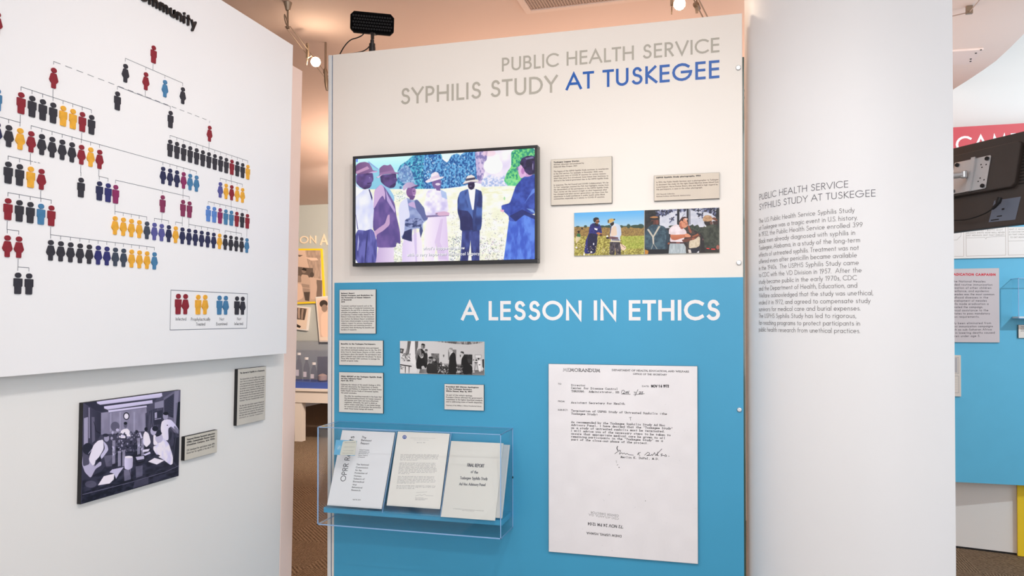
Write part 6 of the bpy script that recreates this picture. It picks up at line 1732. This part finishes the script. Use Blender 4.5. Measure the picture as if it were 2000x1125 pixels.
def boy_photo():
    q = [(560, 487), (627, 488), (633, 589), (566, 592)]
    c = Cv(260, 330, q, (232, 206, 184), (570, 380, 3.7556)); K = lambda v: (int(v), int(v * .86), int(v * .76))
    c.poly([(40, 400), (210, 405), (230, 790), (40, 800)], K(226), col2=K(200), grad='v')
    c.poly([(110, 405), (215, 405), (220, 620), (150, 600)], K(196), col2=K(170), tex=(4, 20, 1, 2)); c.poly([(50, 435), (95, 440), (70, 452)], K(110)); c.poly([(110, 455), (190, 460), (200, 478), (150, 478)], K(240))
    c.poly([(60, 525), (165, 535), (165, 600), (60, 620)], K(110)); c.poly([(190, 625), (228, 630), (228, 790), (190, 790)], K(130))
    c.ell(102, 550, 17, 22, K(150)); c.poly([(84, 545), (100, 530), (120, 540), (118, 556), (96, 550)], K(50)); c.poly([(85, 580), (130, 585), (148, 640), (140, 700), (95, 700), (75, 630)], K(206), smooth=True)
    c.poly([(85, 650), (140, 660), (145, 715), (85, 715)], K(170)); c.line([(85, 680), (142, 688)], 3, K(220)); c.poly([(100, 715), (145, 715), (140, 785), (112, 780)], K(90))
    c.ell(158, 585, 14, 20, K(90)); c.poly([(145, 600), (185, 620), (195, 680), (185, 770), (150, 770), (150, 660)], K(216), smooth=True); c.poly([(45, 590), (80, 590), (85, 640), (50, 640)], K(160), smooth=True)
    c.poly([(40, 640), (90, 660), (100, 760), (40, 790)], K(232), smooth=True)
    return c.a


def nurse_photo():
    q = [(618, 581), (655, 578), (660, 668), (625, 666)]
    c = Cv(200, 330, q, (240, 220, 200), (570, 380, 3.7556)); K = lambda v: (int(v), int(v * .86), int(v * .76))
    c.poly([(190, 770), (290, 760), (300, 1050), (210, 1050)], K(236), col2=K(222), grad='v'); c.ell(236, 800, 30, 30, K(70)); c.ell(242, 835, 22, 30, K(160)); c.poly([(215, 880), (270, 860), (300, 1050), (215, 1050)], K(246), smooth=True)
    return c.a


def feet_photo():
    q = [(566, 597), (605, 600), (600, 645), (560, 641)]
    c = Cv(200, 220, q, (236, 214, 192), (570, 380, 3.7556)); K = lambda v: (int(v), int(v * .86), int(v * .76))
    c.poly([(30, 820), (118, 830), (98, 920), (30, 915)], K(120), col2=K(80), tex=(8, 60, 2, 3)); c.poly([(45, 825), (62, 825), (60, 910), (48, 905)], K(190)); c.poly([(75, 830), (92, 832), (84, 915), (72, 912)], K(170)); c.poly([(30, 950), (70, 970), (60, 985), (30, 975)], K(60))
    return c.a


M_yel = mat('yellow_frame', S(250, 214, 40), .5)
bgphoto([(556, 489), (626, 489), (631.5, 588), (562, 591)], 'yellow framed photo of a shirtless boy seen through the gap', image_mat('boy_photo', boy_photo()), M_yel, .03)
bgphoto([(616, 580), (654, 577), (660, 668), (624, 668)], 'white bordered photo of a person looking down, right of the yellow frame and lower', image_mat('nurse_photo', nurse_photo()), None, .045, .06, .034)
bgphoto([(566, 597), (605, 600), (600, 646), (560, 641)], 'small tilted print below the yellow framed photo', image_mat('feet_photo', feet_photo()), None, .035, .1)

YTb = 8.5      # front of the table
FTb = Frame((0, YTb, 0), (1, 0, 0), (0, 0, 1), (0, -1, 0))
tz = FTb.hit(600, 759)[1]; tz0 = FTb.hit(600, 787)[1]; tu0, tu1 = FTb.hit(500, 760)[0], FTb.hit(780, 760)[0]
table = thing('display_table', ((tu0 + tu1) / 2, YTb + .25, 0), 'white display table under the glass case seen through the gap', 'table')
M_tab = mat('table_white', S(232, 224, 214), .5)
mb = MB(); mb.box((tu0, YTb, tz - .035), (tu1, YTb + .5, tz)); mb.build('table_top', M_tab, table, bevel=.004)
mb = MB(); mb.box((tu0 + .02, YTb + .02, tz0), (tu1 - .02, YTb + .48, tz - .035)); mb.build('apron', M_tab, table)
for x0, x1 in ((FTb.hit(573, 800)[0], FTb.hit(587, 800)[0]), (tu1 - .12, tu1 - .03)):
    mb = MB(); mb.box((x0, YTb + .03, 0), (x1, YTb + .12, tz0)); mb.build('leg', M_tab, table)
gz = FTb.hit(600, 668)[1]
gc = thing('glass_case', ((tu0 + tu1) / 2, YTb + .2, tz), 'clear case with a blue base strip standing on the white table', 'display case')
mb = MB(); mb.box((tu0 + .05, YTb + .03, tz + .0006), (tu1 - .05, YTb + .42, tz + .075)); mb.build('base', mat('case_blue_base', S(70, 96, 176), .4), gc)
for nm, b_ in (('front_pane', ((tu0 + .05, YTb + .03, tz + .076), (tu1 - .05, YTb + .036, gz))), ('back_pane', ((tu0 + .05, YTb + .414, tz + .076), (tu1 - .05, YTb + .42, gz))), ('top_pane', ((tu0 + .05, YTb + .03, gz + .0005), (tu1 - .05, YTb + .42, gz + .008)))):
    mb = MB(); mb.box(*b_); mb.build(nm, acrylic('case_glass', (.93, .94, .97)), gc)
ftop = tz + .0756
M_bg = acrylic('bottle_glass', (.86, .85, .88)); M_cap = mat('white_cap', S(255, 248, 236), .4, emit=None)


def bottle(x, ycap, label, s=1.0, dy=.2):
    F_ = Frame((0, YTb + dy, 0), (1, 0, 0), (0, 0, 1), (0, -1, 0)); u, v = F_.hit(x, ycap)
    o = thing('glass_bottle', (u, YTb + dy, ftop), label, 'bottle', 'glass bottles in the case behind the gap')
    h = v - ftop
    mb = MB(); mb.lathe((u, YTb + dy, ftop + .0006), (0, 0, 1), [(0, .034), (.004, .038), (h * .55, .038), (h * .72, .026), (h * .8, .015), (h - .03, .015)], 18); mb.build('body', M_bg, o, smooth=True)
    mb = MB(); mb.lathe((u, YTb + dy, ftop + h - .03), (0, 0, 1), [(0, .022), (.002, .024), (.028, .024), (.030, .022)], 18); mb.build('cap', M_cap, o, smooth=True)
    mb = MB(); mb.box((u - .022, YTb + dy - .0425, ftop + h * .18), (u + .022, YTb + dy - .039, ftop + h * .4)); mb.build('label', mat('bottle_label', S(236, 226, 226), .6), o)


bottle(584, 689, 'tallest white-capped glass bottle, nearest the pink-lit wall end', 1, .24); bottle(598.8, 698, 'middle of the three white-capped glass bottles in the case', 1, .20); bottle(613.2, 708, 'shortest white-capped glass bottle, beside the beaker', 1, .15)
F_ = Frame((0, YTb + .2, 0), (1, 0, 0), (0, 0, 1), (0, -1, 0)); u, v = F_.hit(630, 697)
bk = thing('glass_beaker', (u, YTb + .2, ftop), 'wide glass beaker with pale contents at the right of the bottles', 'beaker')
mb = MB(); h = v - ftop; mb.lathe((u, YTb + .2, ftop + .0006), (0, 0, 1), [(0, .058), (.004, .064), (h, .066), (h + .003, .070), (h, .063), (.008, .061), (.007, .0)], 24); mb.build('body', M_bg, bk, smooth=True)
mb = MB(); mb.lathe((u, YTb + .2, ftop + .012), (0, 0, 1), [(0, .045), (.004, .056), (.06, .058), (.075, .040), (.085, .012)], 16); mb.build('contents', mat('pale_contents', S(240, 214, 190), .7), bk, smooth=True)

# ------------------------------------------------------------------ background right
FR = Frame((0, YW, 0), (1, 0, 0), (0, 0, 1), (0, -1, 0))
wr0 = FR.hit(1700, 700)[0]; wr1 = FR.hit(2300, 700)[0]
dxy = (f2 - f1)[:2]; dxy /= np.linalg.norm(dxy); nrm = np.array([dxy[1], -dxy[0]]); nrm = nrm if nrm[1] < 0 else -nrm
FB = Frame((f1[0], f1[1], 0), (dxy[0], dxy[1], 0), (0, 0, 1), (nrm[0], nrm[1], 0))
ub1 = FB.hit(1985.5, 1000)[0]
mb = MB(); mb.fbox(FB, -1.6, ub1 + 2.6, .0, 4.3, -.15, 0)
wall_r = tag(mb.build('wall_right', M_white), kind='structure')
mb = MB(); mb.fbox(FB, -1.6, ub1, .0, .012, .0, .001); mb.build('shadow_gap', M_dark, wall_r)
# blue board
YBd = float(min(f1[1], f2[1]) - .12)
FD = Frame((0, YBd, 0), (1, 0, 0), (0, 0, 1), (0, -1, 0))
bd0, bd1 = FD.hit(1790, 700)[0], FD.hit(2180, 700)[0]
bvb = (FD.hit(1866, 940)[1] + FD.hit(2000, 949.5)[1]) / 2; bvt2 = (FD.hit(1866, 248.3)[1] + FD.hit(2000, 240.7)[1]) / 2; bvr = FD.hit(1930, 318)[1]
bb = thing('blue_board', FD.P((bd0 + bd1) / 2, bvb, 0), 'large blue display board with a red header behind the curved white wall', 'display board')
mb = MB(); mb.fbox(FD, bd0, bd1, bvb, bvr, -.04, 0); mb.build('panel', mat('light_blue_board', S(92, 184, 222), .5, noise=.02), bb)
mb = MB(); mb.fbox(FD, bd0, bd1, bvr, bvt2, -.04, 0); mb.build('red_header', mat('red_header', S(204, 70, 78), .5, noise=.01), bb)
mb = MB(); mb.fbox(FD, bd0 + .1, bd1 - .1, bvb + .1, bvt2 - .1, -.075, -.04); mb.build('mounting_frame', M_alu, bb)
fnd = lambda u, v, w_: FD.P(u, v, w_)
# yellow panel
ye_ = thing('yellow_panel', FB.P(ub1 + .45, 0, 0), 'yellow panel standing at the far right edge below the blue board', 'display panel')
mb = MB(); mb.fbox(FB, ub1 + .002, ub1 + .9, .003, bvb - .004, .0015, .03); mb.build('board', M_yel, ye_)
mb = MB(); a = FD.hit(1867, 298.5); cap_ = FD.hit(1900, 266)[1] - FD.hit(1900, 298)[1]
_, tw_, _ = layout('CAMPAIGN', .13); c1 = FD.hit(1971, 296)[0]; _, tw3, _ = layout('CAM', .13)
mesh_text(mb, 'CAMPAIGN', fnd, a[0], a[1], (c1 - a[0]) * tw_ / tw3, cap_, .13, .001, .001)
mb.build('header_lettering', mat('white_header_letters', S(250, 250, 250), .5), bb)

# campaign text board
ct = [(1780, 527), (1952, 522.7), (1952, 669.5), (1780, 667.3)]


def campaign():
    c = Cv(900, 760, ct, (206, 198, 202), (1850, 500, 3.746)); k = (84, 80, 86)
    def R_(s, xe, y, w_=.15, colr=k, cap=15, pc=11.3):
        c.ptext(s, (xe - len(s) * pc, y + 1), (xe, y), cap, colr, w_)
    R_('MEASLES ERADICATION CAMPAIGN', 353, 143, .26, (206, 40, 56), 19, 16.4)
    for i, (s, xe) in enumerate((('initiated the National Measles', 278), ('included routine immunization', 330), ('immunization of other children', 322), ('surveillance, and epidemic', 305), ('measles was the most common', 343), ('of childhood diseases in the', 298), ('the development of measles', 287),
                                 ('in the 1960s made eradication a', 300), ('CDC coordinated the campaign,', 258), ('gave technical assistance to the', 298), ('and urged states to pass mandatory', 310), ('immunization requirements.', 230), ('', 0), ('virtually been eliminated from', 318), ('Recent immunization campaigns', 331), ('in areas such as sub-Saharan Africa', 322), ('are successful in lowering deaths caused', 345), ('children under age 5.', 235))):
        if s: R_(s, xe, 192 + i * 23.6)
    return c.a


board_obj('text_board', FD, ct, .012, 'grey text board with a red title, on the blue board behind the curved wall', 'text panel', image_mat('campaign_print', campaign()), edge=mat('grey_board_edge', S(150, 148, 150), .6))
# small form card
fm = [(1800, 694), (1877, 692.7), (1877, 775), (1800, 772)]


def form():
    c = Cv(300, 330, fm, (218, 210, 202), (1850, 500, 3.746))
    for a_ in ([(-150, 738), (84, 738), (84, 858), (-150, 858)], [(-150, 876), (84, 878), (84, 1003), (-150, 1000)]): c.line(a_ + [a_[0]], 3, (160, 158, 160))
    c.poly([(-150, 742), (75, 742), (75, 852), (-150, 852)], (180, 178, 182))
    for y in range(905, 990, 18): c.line([(-140, y), (76, y)], 1.6, (190, 186, 182))
    return c.a


board_obj('form_card', FD, fm, .012, 'small cream form card low on the blue board at the curved wall edge', 'card', image_mat('form_print', form()), edge=M_card)
# comic strip board: frames and lettering only
cs = [(1800, 449.5), (2075, 439), (2075, 501.5), (1800, 506)]


def comic():
    c = Cv(1500, 340, cs, (238, 234, 232), (1860, 440, 14.064)); br = (150, 128, 118); k = (140, 132, 126)
    for x0, x1 in ((-800, 265), (330, 1410), (1480, 2500)):
        sl = lambda x: -.0225 * (x - 330)
        P = [(x0, 70 + sl(x0)), (x1, 70 + sl(x1)), (x1, 850 + sl(x1)), (x0, 850 + sl(x0))]
        c.line(P + [P[0]], 3.2, br)
    for s, y0, x0, x1 in (('LUCY AND I BOTH GOT', 165, 420, 1330), ("MEASLES SHOTS. NOW WE'LL NEVER", 238, 350, 1380), ("GET MEASLES. ISN'T THAT GREAT?", 306, 350, 1370)): c.ptext(s, (x0, y0), (x1, y0 - 24), 40, k, .14)
    for s, y0, x0, x1 in (("ISN'T IT WONDERFUL THAT", 128, 1515, 2380), ('A VACCINE HAS BEEN FOUND', 200, 1505, 2380), ("SO THAT CHILDREN WON'T HAVE", 272, 1505, 2400), ('TO GET MEASLES ANYMORE?', 350, 1540, 2350)): c.ptext(s, (x0, y0), (x1, y0 - 20), 40, k, .14)
    c.line([(335, 352), (840, 335), (870, 380), (885, 332), (1410, 295)], 2.6, k); c.line([(1485, 435), (1700, 430), (2400, 400)], 2.6, k)
    c.line([(200, 200), (190, 300), (80, 410), (-200, 420)], 2.6, k)
    return c.a


board_obj('comic_board', FD, cs, .014, 'white comic strip board with brown panel borders just below the monitor', 'comic strip', image_mat('comic_print', comic()), edge=M_card)
# acrylic case and card at the right edge
uq, vq = FD.hit(1988.8, 543, .12); vq0 = FD.hit(1988.8, 622, .12)[1]
sc_ = thing('display_case', FD.P(uq + .14, vq0, .06), 'small clear wall case cut by the right picture edge on the blue board', 'display case')
mb = MB()
mb.fbox(FD, uq, uq + .004, vq0, vq, .001, .12); mb.build('side_pane', M_acr, sc_)
mb = MB(); mb.fbox(FD, uq + .0045, uq + .3, vq0, vq, .116, .12); mb.build('front_pane', M_acr, sc_)
mb = MB(); mb.fbox(FD, uq + .0045, uq + .3, vq - .004, vq, .001, .1155); mb.build('top_pane', M_acr, sc_)
mb = MB(); mb.fbox(FD, uq + .0045, uq + .3, vq0, vq0 + .012, .001, .1155); mb.build('base', M_cream, sc_)
mb = MB()
for b_ in ((uq - .001, uq + .003, vq0, vq, .117, .121), (uq, uq + .3, vq - .003, vq + .001, .117, .121), (uq, uq + .3, vq0 - .001, vq0 + .004, .117, .121), (uq - .001, uq + .002, vq - .003, vq, .002, .117), (uq - .001, uq + .002, vq0, vq0 + .003, .002, .117)): mb.fbox(FD, *b_)
mb.build('polished_edges', M_edge, sc_)
cq = [(1989, 635), (2030, 634), (2030, 661), (1989, 659.5)]


def smallcard():
    c = Cv(260, 160, cq, (230, 226, 220), (1860, 600, 5.63))
    for i, s in enumerate(('Vaccination kit', 'on loan from the', 'museum collection', 'late 1960s')): c.ptext(s, (750, 220 + i * 16), (860 - i * 8, 220 + i * 16), 9, (70, 66, 66), .2)
    return c.a


board_obj('caption_card', FD, cq, .012, 'tiny caption card under the small clear case at the right edge', 'caption card', image_mat('small_caption', smallcard()))

# ------------------------------------------------------------------ monitor seen from behind, on an arm fixed to the column
zc = 2.85
pc_ = C2W @ np.array([(1915 - CX) / F_PX * zc, (CY - 388) / F_PX * zc, zc]) + CAM
hd = _Z @ np.array([.317, -.948, 0]); nf = _Z @ np.array([-.948, -.317, 0])      # along the screen; outwards from its back
tilt = math.radians(13)
vdn = np.array([0, 0, -1.0]) * math.cos(tilt) + nf * math.sin(tilt)
vup = -vdn
FM = Frame(pc_, hd, vup, np.cross(hd, vup))
if FM.n @ (CAM - pc_) < 0: FM.n = -FM.n; 
mon = thing('monitor', tuple(pc_ + vdn * .16), 'black monitor seen from behind, tilted on a silver arm behind the curved white wall', 'monitor')
M_mon = mat('monitor_back_black', S(64, 56, 52), .34, noise=.06, scale=5, bump=.1)
m0, m1 = -.26, .30
def mv(x, y, w_=-.02): return FM.hit(x, y, w_)[1]
top_v = (mv(1900, 281) + mv(1960, 265.5)) / 2; bot_v = (mv(1900, 449) + mv(1960, 442)) / 2; mid_v = (mv(1900, 382) + mv(1960, 370)) / 2
mb = MB(); mb.fbox(FM, m0, m1, bot_v, top_v, -.034, -.018); mb.build('back_shell', M_mon, mon, bevel=.003)
mb = MB(); mb.fbox(FM, m0 + .004, m1 - .004, bot_v + .004, top_v - .004, -.046, -.034); mb.build('display_side', M_tv, mon, bevel=.002)
mb = MB(); hu = FM.hit(1985, 330)[0]
bp = [(m0 + .03, mid_v), (hu - .012, mid_v), (hu, mid_v + .012), (hu, top_v - .05), (hu - .01, top_v - .04), (m0 + .03, top_v - .04)]
mb.prism(FM, bp, -.018, -.0005); mb.build('raised_housing', M_mon, mon, bevel=.004)
mb = MB()
for i in range(14): mb.fbox(FM, hu + .004, hu + .03, mid_v + .01 + i * .012, mid_v + .014 + i * .012, -.018, -.0165)
sl_ = mb.build('vent_slots', M_dark, mon); sl_['kind'] = 'stuff'
mb = MB(); lq = [FM.hit(x, y, -.0175) for x, y in ((1942, 392), (1994, 384), (1983, 429), (1931, 434))]; mb.prism(FM, lq, -.0179, -.0172); mb.build('rating_label', mat('monitor_label', S(112, 122, 140), .4), mon)
mb = MB(); lu, lv = lq[3]
mb.fbox(FM, lu + .03, lu + .05, lv + .016, lv + .020, -.0172, -.0168); mb.fbox(FM, lu + .008, lu + .04, lv + .004, lv + .008, -.0172, -.0168); mb.fbox(FM, lu + .045, lu + .055, lv + .040, lv + .046, -.0172, -.0168)
mb.build('label_print', M_dark, mon)
# vesa plate
q = [FM.hit(x, y, .004) for x, y in ((1899, 311), (1938.5, 301), (1922, 367), (1885, 376))]
pu0 = (q[0][0] + q[3][0]) / 2 - .075; pu1 = (q[1][0] + q[2][0]) / 2; pv1 = (q[0][1] + q[1][1]) / 2; pv0 = (q[2][1] + q[3][1]) / 2
mb = MB(); mb.prism(FM, [(pu0, pv0), (pu1 - .004, pv0), (pu1, pv0 + .004), (pu1, pv1 - .004), (pu1 - .004, pv1), (pu0, pv1)], .0, .0035)
um = (pu0 + pu1) / 2; mb.fbox(FM, um - .0, um + .018, pv0 - .003, pv1 + .003, .0035, .012)
mb.build('mounting_plate', M_steel, mon, bevel=.0008)
for a_, b_ in ((pu1 - .014, pv1 - .012), (pu1 - .014, pv0 + .012), (pu0 + .014, pv1 - .012), (pu0 + .014, pv0 + .012)):
    mb = MB(); mb.lathe(FM.P(a_, b_, .0035), FM.n, [(0, .0075), (.005, .0075), (.007, .005), (.006, .002)], 12)
    mb.build('plate_screw', M_black, mon)
mb = MB()
for a_, b_ in ((-.03, -.02), (-.036, -.032), (-.03, .022), (-.036, .034), (-.014, .030), (-.012, -.030)): mb.lathe(FM.P(pu1 + a_, (pv0 + pv1) / 2 + b_, .0036), FM.n, [(0, .0028), (.0003, .0028)], 8)
mb.build('plate_holes', M_dark, mon)['kind'] = 'stuff'
# arm from the column
pj = Vector(FM.P(um - .004, (pv0 + pv1) / 2 + .002, .014)); colc = Vector((CXY[0], CXY[1], pj.z)); aim = (colc - pj); aim.z = 0; aim.normalize()
arm_dir = Vector(nf).normalized(); arm_dir.z = 0
arm_dir = (arm_dir * .5 + aim * .5).normalized()
arm_dir = (C2W @ np.array([-.80, 0, .60])); arm_dir = Vector(arm_dir); arm_dir.z = 0; arm_dir.normalize()
p = pj + arm_dir * .24
mb = MB(); mb.tube([Vector((p.x, p.y, 0)) + arm_dir * .02, Vector((p.x, p.y, CH)) + arm_dir * .02], .022, 20); mb.build('support_post', M_steel, mon, smooth=True)
mb = MB(); mb.tube([pj + arm_dir * .012, p - arm_dir * .004], .013, 20); mb.build('arm_tube', M_steel, mon, smooth=True)
mb = MB(); mb.lathe(pj + Vector((0, 0, -.014)) + arm_dir * .01, (0, 0, 1), [(0, .010), (.003, .013), (.025, .013), (.028, .010)], 18); mb.build('arm_joint', M_steel, mon, smooth=True)
# power cable
pts = [FM.P(*FM.hit(x, y, .006), .006) for x, y in ((1953, 386), (1948, 398), (1938, 408), (1925, 416), (1905, 424), (1885, 429), (1866, 430), (1850, 430))]
pcb = thing('power_cable', pts[2], 'black power cable hanging from the back of the monitor', 'cable')
mb = MB(); mb.tube(smooth_path(pts[2:]), .0026, 8); mb.build('lead', mat('black_cable', S(12, 12, 12)), pcb, smooth=True)
mb = MB(); mb.tube(smooth_path(pts[:3]), [.009] * 5 + [.006] * 4 + [.005] * 2, 10); mb.build('plug', M_black, pcb, smooth=True)
